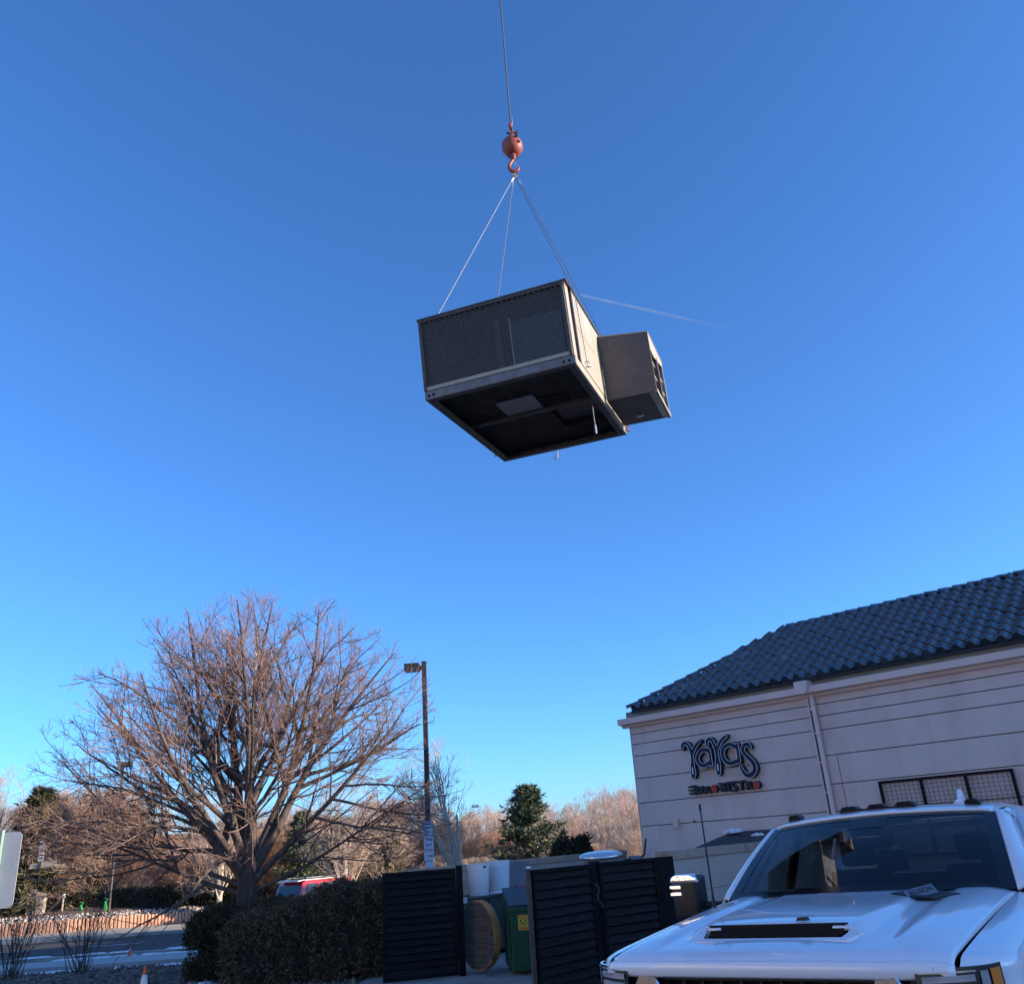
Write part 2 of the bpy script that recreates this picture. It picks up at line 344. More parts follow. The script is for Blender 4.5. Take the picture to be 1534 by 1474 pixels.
def blob(x, y, z, rx, ry, h, n=14, seed=0):
    r = random.Random(seed); ring = [(x + rx * math.cos(2 * math.pi * k / n) * r.uniform(.55, 1.1), y + ry * math.sin(2 * math.pi * k / n) * r.uniform(.55, 1.1), z) for k in range(n)]
    inner = [(x + (p[0] - x) * .6, y + (p[1] - y) * .6, z + h * r.uniform(.6, 1.1)) for p in ring]
    return ring + inner + [(x, y, z + h)], [(k, (k + 1) % n, n + (k + 1) % n, n + k) for k in range(n)] + [(n + k, n + (k + 1) % n, 2 * n) for k in range(n)]
b = MB()
r = random.Random(3)
for k in range(46):
    x = r.uniform(-17, -8.5); y = 31.15 + r.uniform(-.25, .3)
    b.add(*blob(x, y, gz(x, y) + (.0 if y > 31.4 else .0) + .01 + (.1 if 31.15 < y < 31.45 else 0), r.uniform(.15, .6), r.uniform(.05, .14), .04, seed=k))
for k, (x, y, s) in enumerate([(-13.0, 27.2, .5), (-11.4, 26.3, .35), (-10.6, 24.9, .6), (-9.6, 24.6, .4), (-8.7, 22.5, .5), (-11.9, 22.9, .6), (-9.9, 23.5, .3), (-8.9, 25.6, .35), (-6.4, 18.1, .35), (-5.7, 17.7, .4), (-4.9, 17.5, .3), (-12.4, 23.4, .3)]):
    for q in range(3):
        xx, yy = x + r.uniform(-.4, .4), y + r.uniform(-.3, .3); b.add(*blob(xx, yy, gz(xx, yy) + .004, s * r.uniform(.3, .8), s * .35, .04, seed=100 + k * 3 + q))
tag(b.build('snow_patches', 'snow', smooth=True, sharp=80), 'thin old snow patches on the shaded soil and gutter', kind='stuff')
# gravel / clods
n = 9000
gx = rng.uniform(-18, -3.2, n); gy = rng.uniform(15.5, 28, n); s = rng.uniform(.015, .05, n)
keep = ~((gx > -5.4) & (gy < 15.9)); gx, gy, s = gx[keep], gy[keep], s[keep]; n = len(gx)
gzv = np.array([gz(a, c) for a, c in zip(gx, gy)])
oct_ = np.array([(1, 0, 0), (-1, 0, 0), (0, 1, 0), (0, -1, 0), (0, 0, .8), (0, 0, -.6)]); tri_ = np.array([(0, 2, 4), (2, 1, 4), (1, 3, 4), (3, 0, 4), (2, 0, 5), (1, 2, 5), (3, 1, 5), (0, 3, 5)])
def rocks(px, py, pz, s, jit=.35):
    n = len(px); a = rng.uniform(0, 6.28, n); V = oct_[None] * (1 + rng.uniform(-jit, jit, (n, 6, 1))) * s[:, None, None]
    x = V[..., 0] * np.cos(a)[:, None] - V[..., 1] * np.sin(a)[:, None]; y = V[..., 0] * np.sin(a)[:, None] + V[..., 1] * np.cos(a)[:, None]
    return np.stack([x + px[:, None], y + py[:, None], V[..., 2] + pz[:, None]], -1).reshape(-1, 3), (tri_[None] + 6 * np.arange(n)[:, None, None]).reshape(-1, 3)
V, T = rocks(gx, gy, gzv + s * .3, s)
tag(mesh_obj('gravel', np_mesh('gravel', V, tris=T), 'gravel'), 'loose gravel and clods on the shaded bed', kind='stuff')

# retaining wall of upright terracotta blocks, rocks and mulch above
wp = [(-60, 43.2), (-40, 43.4), (-25, 44.15), (-22, 44.3), (-19.5, 45.6), (-17.5, 47.8), (-15.8, 51), (-14.6, 56), (-13.6, 62)]
wt_ = [.22, .20, .12, .10, .04, -.04, -.06, -.06, -.06]
def along(wp):
    P = [Vector((*p, 0)) for p in wp]; d = [0]
    for i in range(1, len(P)): d.append(d[-1] + (P[i] - P[i - 1]).length)
    return P, d
P_, d_ = along(wp)
def at_s(s):
    for i in range(1, len(d_)):
        if s <= d_[i] or i == len(d_) - 1:
            t = (s - d_[i - 1]) / (d_[i] - d_[i - 1]); p = P_[i - 1].lerp(P_[i], t); tg = (P_[i] - P_[i - 1]).normalized()
            return p, tg, wt_[i - 1] + (wt_[i] - wt_[i - 1]) * t
rw = thing('retaining_wall', 'low curving orange wall of upright ribbed blocks across the road', 'retaining wall', (-22, 44.3, -.5))
def rwp(o): o.parent = rw; o.location = Vector(o.location) - Vector((-22, 44.3, -.5)); return o
bl = MB(); bl.prism([(-.078, 0), (-.05, -.07), (.05, -.07), (.078, 0), (.078, .16), (-.078, .16)], 'z', 0, .62)
blm = bl.mesh('wall_block')
blm.materials.append(M['block'])
s_ = d_[1] + 8; k = 0
while s_ < d_[-1] - .2:
    p, tg, tz = at_s(s_); o = D.objects.new('wall_block', blm); COL.objects.link(o)
    o.location = (p.x, p.y, -.48 + (k % 3) * .004); o.rotation_euler = (R(-3) , 0, math.atan2(tg.y, tg.x)); o.scale = (1, 1, (tz + .5 + random.uniform(-.02, .03)) / .62); rwp(o)
    s_ += .172; k += 1
b = MB(); px = []; py = []; pz = []
for i in range(2600):
    s_ = rng.uniform(10, d_[-1] - 1); p, tg, tz = at_s(s_); nrm = Vector((-tg.y, tg.x, 0)); u = rng.uniform(.1, 1.25)
    q = p + nrm * u; px.append(q.x); py.append(q.y); pz.append(tz - .02 + u * .17)
V, T = rocks(np.array(px), np.array(py), np.array(pz), rng.uniform(.04, .12, len(px)))
tag(mesh_obj('rock_border', np_mesh('rock_border', V, tris=T), 'rock'), 'band of pale river rocks above the orange wall', kind='stuff')
b = MB(); rows = []
for i in range(90):
    p, tg, tz = at_s(d_[-1] * i / 89); nrm = Vector((-tg.y, tg.x, 0))
    for u, dz in [(.08, -.06), (.8, .06), (1.7, .24), (3.5, .42), (9, .55), (30, .5)]:
        q = p + nrm * u; rows.append((q.x, q.y, tz + dz + random.uniform(-.02, .02)))
b.add(rows, [(i * 6 + j, i * 6 + j + 1, (i + 1) * 6 + j + 1, (i + 1) * 6 + j) for i in range(89) for j in range(5)])
tag(b.build('planting_bed', 'mulch', smooth=True), 'raised bed of reddish mulch behind the rocks', kind='structure')

# ------------------------------------------------------------------ restaurant building
# local frame: x along the front wall towards the camera side, y into the building, z up
BX, BY, BROT = 2.80, 24.78, math.atan2(-.682, .731)
bl_ = thing('restaurant', 'cream stucco restaurant with dark blue black tiled hip roof', 'building', (BX, BY, 0), BROT)
LEN, DEP = 64.0, 12.0
GR = [-.6, 1.2, 2.25, 2.83, 3.46, 4.04, 4.35, 4.62, 4.87]
b = MB(); b.box(.03, LEN, .045, DEP, -.6, 5.1); b.build('wall_core', 'groove', bl_)
b = MB(); b.box(.0, .03, .0, DEP, -.6, 5.0); b.box(LEN, LEN + .03, .0, DEP, -.6, 5.0); b.box(0, LEN, DEP, DEP + .03, -.6, 5.0); b.build('side_wall', 'stucco', bl_)
xb = [0.0, 5.39, 12.2, 19, 26, 33, 45, LEN]
for zi in range(len(GR) - 1):
    for xi in range(len(xb) - 1):
        x0, x1 = xb[xi], xb[xi + 1]
        segs = [(x0, x1)]
        if xi == 0 and GR[zi] < 1.5:   # doorway
            segs = [(0, .62), (1.92, x1)] if zi == 0 else [(0, .62), (1.92, x1)]
        if xi == 1 and GR[zi] < 2.0: segs = [(x0, 5.77), (5.785, x1)]
        if xi == 1 and GR[zi] in (2.25, 2.83): segs = [(x0, 5.77), (5.785, x1)]
        for (a, c) in segs:
            z0, z1 = GR[zi] + .010, GR[zi + 1] - .010
            p = MB().box(a + .001, c - .001, 0, .06, z0, z1).build('wall_panel', 'stucco', bl_, bevel=.004)
# above the door
MB().box(.62, 1.92, .002, .06, 1.62, 2.24).build('wall_panel', 'stucco', bl_, bevel=.004)
MB().box(.56, 1.98, -.05, .05, 1.52, 1.62).build('door_lintel', 'cornice', bl_, bevel=.006)
dr = MB().box(.70, 1.84, .03, .044, -.3, 1.50).build('door', material('blue grey door', (.10, .13, .19), rough=.5), bl_)
MB().box(.62, .70, -.03, .05, -.3, 1.52).build('door_frame', 'sign', bl_)
# cornice
b = MB(); b.prism([(0, 4.80), (-.10, 4.80), (-.14, 4.87), (-.30, 4.88), (-.32, 5.03), (0, 5.05)], 'x', -.16, LEN); b.build('cornice', 'cornice', bl_)
b = MB(); b.box(-.158, 0, -.12, DEP, 4.87, 5.03); b.build('cornice', 'cornice', bl_)
b = MB(); b.box(-.02, LEN, -.06, .045, 5.05, 5.222); b.build('frieze', 'frieze', bl_)
# downspout with leader head
MB().prism([(5.24, 5.16), (5.56, 5.16), (5.56, 5.02), (5.50, 4.86), (5.30, 4.86), (5.24, 5.02)], 'y', -.40, -.02).build('leader_head', 'cornice', bl_, bevel=.01)
MB().box(5.44, 5.53, -.13, -.04, -.2, 4.86).build('downspout', 'cornice', bl_, bevel=.008)
MB().box(5.335, 5.375, -.09, -.03, -.2, 4.86).build('downspout', 'cornice', bl_, bevel=.004)
MB().box(5.375, 5.44, -.045, -.004, -.2, 4.55).build('downspout_gap', 'deck', bl_)
for z in (4.5, 3.95, 3.3, 2.65, 2.0): MB().box(5.33, 5.55, -.135, -.03, z, z + .035).build('pipe_clip', 'cornice', bl_)
MB().box(1.11, 1.25, -.09, 0, 2.14, 2.37).build('wall_box', 'stucco', bl_, bevel=.01)
MB().lathe([(.025, 0), (.03, .02)], 8).build('wall_vent', 'plastic', bl_).matrix_local = Matrix.Translation((1.72, 0, 2.28)) @ Matrix.Rotation(R(90), 4, 'X')
MB().box(8.6, 8.66, -.02, 0, 4.61, 4.63).build('wall_stain', 'plastic', bl_)

# roof: mansard slopes rising 2.13 over 3.47
EO, EZ, RS, RH = .15, 5.23, 3.47, 2.04
th = math.atan2(RH, RS + 0.0); SL = math.hypot(RS, RH)
b = MB(); e0, e1 = .24, LEN + .15; yb = DEP + EO
P = [(e0, -EO, EZ), (e1, -EO, EZ), (e1, yb, EZ), (e0, yb, EZ), (e0 + RS, -EO + RS, EZ + RH), (e1 - RS, -EO + RS, EZ + RH), (e1 - RS, yb - RS, EZ + RH), (e0 + RS, yb - RS, EZ + RH)]
b.add(P, [(0, 1, 5, 4), (1, 2, 6, 5), (2, 3, 7, 6), (3, 0, 4, 7), (4, 5, 6, 7), (0, 3, 2, 1)])
b.build('roof_deck', 'deck', bl_)
MB().box(e0 + .02, e1, -EO - .03, -EO - .005, EZ - .07, EZ - .005).build('fascia', 'deck', bl_)
TW, TE, TL = .305, .335, .41
def tile_mesh():
    vs = []; fs = []; prof = []
    for k in range(11):
        t = k / 10
        if t < .68: a = math.pi * t / .68; prof.append((t * TW * 1.04, .094 * math.sin(a) ** .85))
        else: prof.append((t * TW * 1.04, -.012 * math.sin(math.pi * (t - .68) / .32)))
    for (y, lift) in ((0, .046), (TL, .004)):
        for (x, h) in prof: vs.append((x, y, h + lift))
    n = len(prof)
    for i in range(n - 1): fs.append((i, i + 1, n + i + 1, n + i))
    for (x, h) in prof: vs.append((x, 0.0, h + .046 - .030))
    for i in range(n - 1): fs.append((2 * n + i, 2 * n + i + 1, i + 1, i))
    # closing face of the barrel end, a little inside
    vs2 = [(x, 0.02, h + .020) for (x, h) in prof[:8]] + [(prof[7][0], .02, -.02), (0, .02, -.02)]
    b0 = len(vs); vs += vs2; fs.append(tuple(range(b0, b0 + len(vs2))))
    me = D.meshes.new('roof_tile'); me.from_pydata(vs, [], fs)
    for p in me.polygons[:10]: p.use_smooth = True
    me.materials.append(M['tile']); me.update(); return me
TM = tile_mesh()
slope = Matrix.Rotation(th, 4, 'X')
tiles = []
rows_n = int(SL / TE) + 1
for r_ in range(rows_n):
    d = r_ * TE; inset = d * math.cos(th)
    if d > SL - .05: break
    c = 0
    while True:
        x = e0 + .05 + c * TW; c += 1
        if x > e1 - inset - TW * .5: break
        if x + TW * .45 < e0 + inset: continue
        tiles.append((x, d))
def tile_mat(x, d):
    j = random.uniform(-.004, .004)
    return Matrix.Translation((x, -EO - .06 + d * math.cos(th), EZ + d * math.sin(th) + .012 + j)) @ slope @ Matrix.Rotation(random.uniform(-.014, .014), 4, 'Z') @ Matrix.Rotation(random.uniform(-.035, .035), 4, 'Y') @ Matrix.Rotation(random.uniform(-.012, .02), 4, 'X')
tiles.sort(key=lambda t: t[0])
near = [t for t in tiles if t[0] < 12.0]
vis = near[:]
vis.sort(key=lambda t: -t[0]); indiv = vis[:285]; rest = vis[285:] + [t for t in tiles if t[0] >= 12.0]
for (x, d) in indiv:
    o = D.objects.new('roof_tile', TM); COL.objects.link(o); o.parent = bl_; o.matrix_local = tile_mat(x, d)
tv = np.array([v.co[:] + (1,) for v in TM.vertices]); tf = [tuple(p.vertices) for p in TM.polygons]
mb = MB()
for (x, d) in rest:
    m = np.array(tile_mat(x, d)); mb.add((tv @ m.T)[:, :3].tolist(), tf)
o = mb.build('far_roof_tiles', 'tile', bl_); o['kind'] = 'stuff'
for i, p in enumerate(o.data.polygons): p.use_smooth = (i % len(tf)) < 10
# ridge and hip caps
cap = MB(); cp = [(.105 * math.cos(a), .085 * math.sin(a)) for a in [math.pi * k / 6 for k in range(7)]]
vs = [(x, 0, z + .03) for x, z in cp] + [(x * .88, .40, z * .9) for x, z in cp]
cap.add(vs, [(i, i + 1, 8 + i, 7 + i) for i in range(6)] + [tuple(range(7))])
cm = cap.mesh('ridge_tile'); cm.materials.append(M['tile'])
def caps(p0, p1, n, name='ridge_tile'):
    p0, p1 = Vector(p0), Vector(p1); dv = p1 - p0; yv = dv.normalized(); xv = yv.cross(Vector((0, 0, 1))).normalized(); zv = xv.cross(yv)
    for i in range(n):
        o = D.objects.new(name, cm); COL.objects.link(o); o.parent = bl_
        q = p0 + dv * (i / n) + zv * .035
        o.matrix_local = Matrix(((xv.x, yv.x, zv.x, q.x), (xv.y, yv.y, zv.y, q.y), (xv.z, yv.z, zv.z, q.z), (0, 0, 0, 1)))
HL = math.sqrt(2 * RS * RS + RH * RH)
caps(Vector(P[0]) + Vector((-.06, -.06, .02)), P[4], int(HL / .36)); caps(Vector(P[4]) - Vector((.15, 0, 0)), Vector(P[4]) + Vector((12, 0, 0)), 34)
MB().box(P[4][0] + 12, P[5][0], P[4][1] - .09, P[4][1] + .09, P[4][2] - .02, P[4][2] + .08).build('ridge_board', 'deck', bl_)

# added building, left and behind the camera, to bounce warm sunlight onto the restaurant
nb = thing('bounce_building', 'added long cream two storey building, outside the picture on the left, bouncing warm sunlight', 'building', (-19.5, -36, 0))
MB().box(-14, 0, 0, 42, 0, 9.0).build('wall', material('bounce wall stucco', (.58, .47, .38), (.64, .53, .43), rough=.9, scale=.6), nb)
MB().box(-14.2, .2, -.2, 42.2, 9.0, 9.5).build('parapet', 'cornice', nb)
for k in range(10):
    for z in (1.0, 5.3):
        f_ = MB().box(.001, .06, 1.6 + k * 4, 3.4 + k * 4, z, z + 1.7).build('window', 'cornice', nb); MB().box(.061, .07, 1.7 + k * 4, 3.3 + k * 4, z + .1, z + 1.6).build('pane', 'glassdark', f_)

# unseen block added on the restaurant's far end to shade the truck
MB().box(25, 60, 0.6, 11.3, 5.1, 8.25).build('shade_block', 'stucco', bl_); MB().box(24.85, 60.15, .45, 11.45, 8.25, 8.42).build('parapet', 'cornice', bl_)

# trellis of black bars and wires on the wall
tr = thing('wire_trellis', 'black framed wire trellis in three bays on the stucco wall above the truck roof', 'trellis', (BX, BY, 0), BROT)
X0, X1, Z0, Z1 = 6.63, 9.37, 1.25, 2.79
for zz in (Z1 - .055, Z0): MB().box(X0, X1, -.10, -.045, zz, zz + .055).build('frame_bar', 'black', tr, bevel=.004)
for xx in (X0, 7.51, 8.42, X1 - .055): MB().box(xx, xx + .055, -.103, -.042, Z0 + .055, Z1 - .055).build('frame_bar', 'black', tr, bevel=.004)
for x in [(X0 + .055, 7.51), (7.565, 8.42), (8.475, X1 - .055)]:
    b = MB()
    k = x[0] + .09
    while k < x[1] - .02: b.box(k, k + .007, -.078, -.071, Z0 + .055, Z1 - .055); k += .098
    k = Z1 - .055 - .085
    while k > Z0 + .06: b.box(x[0], x[1], -.071, -.064, k, k + .007); k -= .085
    b.build('wire_grid', 'plastic', tr)

# wall sign: letters from brush strokes (outline of the union of round strokes)
def contour(strokes, iso=0.0, step=.012):
    for k in range(8):
        lp, ok = contour_(strokes, iso, step * (1 + .037 * k))
        if ok: break
    return lp
def contour_(strokes, iso, step):
    """strokes: list of (points, radius list) -> closed loops at distance iso from the union outline"""
    A = np.concatenate([np.array(p) for p, _ in strokes]); lo = A.min(0) - .18; hi = A.max(0) + .18
    nx, ny = int((hi[0] - lo[0]) / step) + 1, int((hi[1] - lo[1]) / step) + 1
    X, Y = np.meshgrid(lo[0] + np.arange(nx) * step, lo[1] + np.arange(ny) * step, indexing='ij'); F = np.full((nx, ny), 9.)
    for p, rr in strokes:
        for i in range(max(1, len(p) - 1)):
            a = np.array(p[i]); c = np.array(p[min(i + 1, len(p) - 1)]); ra, rc = rr[i], rr[min(i + 1, len(p) - 1)]
            d = c - a; L2 = max(1e-9, d @ d); t = np.clip(((X - a[0]) * d[0] + (Y - a[1]) * d[1]) / L2, 0, 1)
            F = np.minimum(F, np.hypot(X - a[0] - t * d[0], Y - a[1] - t * d[1]) - (ra + (rc - ra) * t))
    F = F - iso; seg = {}
    def pt(i, j, k, l):
        f0, f1 = F[i, j], F[k, l]; t = f0 / (f0 - f1); return (round(X[i, j] + (X[k, l] - X[i, j]) * t, 5), round(Y[i, j] + (Y[k, l] - Y[i, j]) * t, 5))
    tb = {1: [(3, 0)], 2: [(0, 1)], 3: [(3, 1)], 4: [(1, 2)], 5: [(3, 0), (1, 2)], 6: [(0, 2)], 7: [(3, 2)], 8: [(2, 3)], 9: [(2, 0)], 10: [(0, 1), (2, 3)], 11: [(2, 1)], 12: [(1, 3)], 13: [(1, 0)], 14: [(0, 3)]}
    S = F < 0
    for i in range(nx - 1):
        for j in range(ny - 1):
            c = S[i, j] * 1 + S[i + 1, j] * 2 + S[i + 1, j + 1] * 4 + S[i, j + 1] * 8
            if c in (0, 15): continue
            e = [(i, j, i + 1, j), (i + 1, j, i + 1, j + 1), (i, j + 1, i + 1, j + 1), (i, j, i, j + 1)]
            for a, q in tb[int(c)]: seg[pt(*e[a])] = pt(*e[q])
    loops = []; ok = True
    while seg:
        s0 = next(iter(seg)); lp = []; cur = s0
        while cur in seg: lp.append(cur); cur = seg.pop(cur)
        ok = ok and cur == s0
        if len(lp) > 8: loops.append(lp[::2] if len(lp) > 24 else lp)
    return loops, ok
def smooth_pts(p, n=4):
    p = [np.array(q) for q in p]; out = []
    for i in range(len(p) - 1):
        p0 = p[max(i - 1, 0)]; p1 = p[i]; p2 = p[i + 1]; p3 = p[min(i + 2, len(p) - 1)]
        for k in range(n):
            t = k / n; out.append(.5 * ((2 * p1) + (p2 - p0) * t + (2 * p0 - 5 * p1 + 4 * p2 - p3) * t * t + (3 * p1 - p0 - 3 * p2 + p3) * t ** 3))
    out.append(p[-1]); return out
def rad(rs, n):
    return [float(np.interp(i / (n - 1), np.linspace(0, 1, len(rs)), rs)) for i in range(n)]
def extruded(name, loops, y0, y1, m, parent):
    cu = D.curves.new(name, 'CURVE'); cu.dimensions = '2D'; cu.fill_mode = 'BOTH'; cu.extrude = abs(y1 - y0) / 2
    for lp in loops:
        s = cu.splines.new('POLY'); s.points.add(len(lp) - 1); s.use_cyclic_u = True
        for i, (x, z) in enumerate(lp): s.points[i].co = (x, z, 0, 1)
    t = D.objects.new('tmp', cu); me = bpy.data.meshes.new_from_object(t); D.objects.remove(t); D.curves.remove(cu)
    me.transform(Matrix.Translation((0, (y0 + y1) / 2, 0)) @ Matrix.Rotation(R(90), 4, 'X'))
    me.name = name; me.materials.clear(); return mesh_obj(name, me, m, parent)
L1 = {
 'Y': [([(1.74, 4.04), (1.76, 4.14), (1.86, 4.18), (1.95, 4.1), (2.0, 3.94), (2.01, 3.76), (1.99, 3.61), (1.98, 3.43), (1.965, 3.34)], [.045, .055, .055, .055, .06, .055, .07, .09, .07]), ([(2.02, 3.88), (2.14, 4.05), (2.31, 4.18)], [.055, .06, .045])],
 'a': [([(2.47, 3.61), (2.35, 3.57), (2.21, 3.61), (2.16, 3.74), (2.23, 3.88), (2.36, 3.95), (2.49, 3.92)], [.065] * 7), ([(2.54, 3.94), (2.55, 3.56)], [.05, .055])],
 'Y2': [([(2.51, 4.03), (2.51, 4.14), (2.6, 4.19), (2.68, 4.1), (2.74, 3.91), (2.75, 3.75), (2.73, 3.54), (2.715, 3.34)], [.045, .055, .055, .055, .06, .06, .095, .065]), ([(2.76, 3.89), (2.91, 4.09), (3.08, 4.2)], [.055, .06, .05])],
 'a2': [([(3.28, 3.57), (3.11, 3.54), (2.97, 3.6), (2.91, 3.75), (2.95, 3.9), (3.07, 3.98), (3.2, 3.98), (3.28, 3.92)], [.065] * 8), ([(3.35, 3.96), (3.35, 3.55)], [.055, .055])],
 's': [([(3.7, 3.86), (3.65, 3.93), (3.56, 3.93), (3.49, 3.84), (3.52, 3.73), (3.63, 3.6), (3.72, 3.48), (3.74, 3.34), (3.64, 3.23), (3.52, 3.21), (3.43, 3.28), (3.36, 3.43)], [.05, .06, .062, .062, .065, .065, .07, .07, .07, .065, .06, .045])]}
sg = thing('wall_sign', 'big navy YaYas letters outlined in white on the stucco wall', 'sign', (BX, BY, 0), BROT)
for i, (k, st) in enumerate(L1.items()):
    S_ = [(smooth_pts(p), None, rr) for p, rr in st]; S_ = [(p, rad(rr, len(p))) for p, _, rr in S_]
    yo = -.004 * (i % 2)
    let = extruded('letter', contour(S_, 0), -.155 + yo, -.03, 'letterside', sg)
    extruded('face', contour(S_, -.010), -.159 + yo, -.1555 + yo, 'letterface', let)
    b = MB()
    for lp in contour(S_, -.012):
        q = [(x, -.166 + yo, z) for x, z in lp]; q = q[::2] if len(q) > 30 else q
        b.tube(q + [q[0], q[1]], .0065, 5, cap=False)
    if k.startswith('Y'): x = 1.975 if k == 'Y' else 2.725; b.tube([(x, -.168, 3.56), (x, -.17, 3.40)], .016, 6)
    b.build('outline_tube', 'neon', let, smooth=True, sharp=80)
s2 = thing('wall_sign', 'small EUROBISTRO lettering with two red letters under the YaYas sign', 'sign', (BX, BY, 0), BROT)
q = .027
L2 = [('E', [([(1.75, 3.095), (1.93, 3.095)], [.018, .04]), ([(1.75, 3.01), (1.92, 3.01)], [.018, .035]), ([(1.76, 2.93), (1.93, 2.93)], [.018, .038]), ([(1.93, 3.09), (1.94, 2.93)], [.025, .025])]),
 ('U', [([(2.01, 3.07), (2.0, 2.97), (2.065, 2.925), (2.135, 2.96), (2.145, 3.07)], [q] * 5)]), ('R', [([(2.22, 2.92), (2.22, 3.05), (2.31, 3.05), (2.32, 2.995), (2.25, 2.985), (2.37, 2.92)], [q * .9] * 6)]),
 ('O', [([(2.50, 3.0), (2.505, 3.0)], [.092, .092])]), ('B', [([(2.66, 3.10), (2.72, 3.095), (2.70, 2.925), (2.79, 2.93), (2.81, 3.0), (2.74, 3.015), (2.80, 3.09)], [q] * 7)]),
 ('I', [([(2.91, 3.10), (2.905, 2.92)], [q, q])]), ('S', [([(3.12, 3.10), (3.01, 3.10), (3.01, 3.03), (3.11, 2.97), (3.11, 2.91), (3.0, 2.90)], [q] * 6)]),
 ('T', [([(3.21, 3.08), (3.35, 3.10)], [q, q]), ([(3.28, 3.08), (3.265, 2.91)], [q, q])]), ('R2', [([(3.42, 2.91), (3.43, 3.06), (3.52, 3.06), (3.53, 3.0), (3.45, 2.985), (3.57, 2.92)], [q * .9] * 6)]),
 ('O2', [([(3.69, 2.98), (3.695, 2.98)], [.095, .095])])]
for i, (k, st) in enumerate(L2):
    S_ = [(p, rr) for p, rr in st]; let = extruded('letter', contour(S_, 0, .01), -.13 - .004 * (i % 2), -.03, 'letterside', s2)
    if k[0] == 'O':
        let['label'] = 'round letter with a red face'
        cx, cz = st[0][0][0]; extruded('face', contour(S_, -.012, .01), -.139, -.1345, 'redletter', let)
        MB().lathe([(.012, 0), (.012, .004)], 8).build('eye', 'blackink', let).matrix_local = Matrix.Translation((cx - .03, -.139, cz + .03)) @ Matrix.Rotation(R(90), 4, 'X')
        MB().lathe([(.012, 0), (.012, .004)], 8).build('eye', 'blackink', let).matrix_local = Matrix.Translation((cx + .03, -.139, cz + .02)) @ Matrix.Rotation(R(90), 4, 'X')

# low felt roofed shed leaning on the wall behind the enclosure
sh = thing('lean_to_shed', 'low lean-to shed with dark felt roof against the stucco wall', 'shed', (BX, BY, 0), BROT)
b = MB(); zr = 1.97
b.add([(2.75, -.01, zr), (6.4, -.01, zr), (6.9, -1.5, zr - .30), (2.55, -1.5, zr - .30), (2.75, -.01, zr - .06), (6.4, -.01, zr - .06), (6.9, -1.5, zr - .36), (2.55, -1.5, zr - .36)],
      [(0, 3, 2, 1), (4, 5, 6, 7), (0, 1, 5, 4), (1, 2, 6, 5), (2, 3, 7, 6), (3, 0, 4, 7)]); b.build('roof', 'tarp', sh, bevel=.008)
MB().box(2.7, 6.4, -1.4, -.02, -.2, zr - .38).build('wall', 'wallblock', sh)
for (x, y, z, s, nm, lb) in [(3.0, -.35, 1.96, .26, 'roof_bag', 'crumpled pale sheet lying at the top edge of the felt roof'), (4.1, -1.15, 1.86, .16, 'roof_bag', 'small crumpled pale sheet near the lower edge of the felt roof')]:
    bm = bmesh.new(); bmesh.ops.create_icosphere(bm, subdivisions=3, radius=1)
    for v in bm.verts:
        f = .8 + .35 * math.sin(v.co.x * 7 + v.co.y * 3) * math.cos(v.co.y * 5 - v.co.z * 4) ; v.co = Vector((v.co.x * s * f, v.co.y * s * .6 * f, max(-.2, v.co.z) * s * .38 * f))
    me = D.meshes.new(nm); bm.to_mesh(me); bm.free()
    o = mesh_obj(nm, me, 'bucket'); o.matrix_world = Matrix.Translation((BX, BY, 0)) @ Matrix.Rotation(BROT, 4, 'Z') @ Matrix.Translation((x, y, z)); tag(o, lb, 'plastic sheet')

# ------------------------------------------------------------------ hanging rooftop unit
UT = Vector((-1.12, 10.78, 7.88)); UR = Euler((R(6.46), R(-.79), R(-18.45)))
UM = Matrix.Translation(UT) @ UR.to_matrix().to_4x4()
un = thing('rooftop_unit', 'big cream rooftop air conditioning unit hanging from four wire slings', 'air conditioner', UT, UR)
W_, L_, H_ = 2.2, 3.29, 1.24
MB().box(.02, 2.16, .05, 3.24, .16, 1.20).build('cabinet', 'coil', un)
MB().box(-.01, W_ + .01, -.01, .03, 0, .125).build('base_rail', 'rail', un, bevel=.005)
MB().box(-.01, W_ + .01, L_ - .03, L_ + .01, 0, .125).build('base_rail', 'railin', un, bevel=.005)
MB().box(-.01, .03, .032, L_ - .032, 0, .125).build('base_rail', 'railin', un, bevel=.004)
MB().box(W_ - .03, W_ + .01, .032, L_ - .032, 0, .125).build('base_rail', 'unit', un, bevel=.004)
b = MB()   # inward lips of the channel rails
b.box(.032, W_ - .032, .031, .12, .0, .006).box(.032, W_ - .032, L_ - .12, L_ - .031, .0, .006).box(.031, .12, .125, L_ - .125, .001, .007).box(W_ - .12, W_ - .031, .125, L_ - .125, .001, .007)
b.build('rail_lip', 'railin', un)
for x in (.055, .125, W_ - .155, W_ - .075):
    MB().lathe([(.020, 0), (.020, .005)], 14).build('lifting_hole', 'rubber', un).matrix_local = Matrix.Translation((x, -.0115, .055)) @ Matrix.Rotation(R(90), 4, 'X')
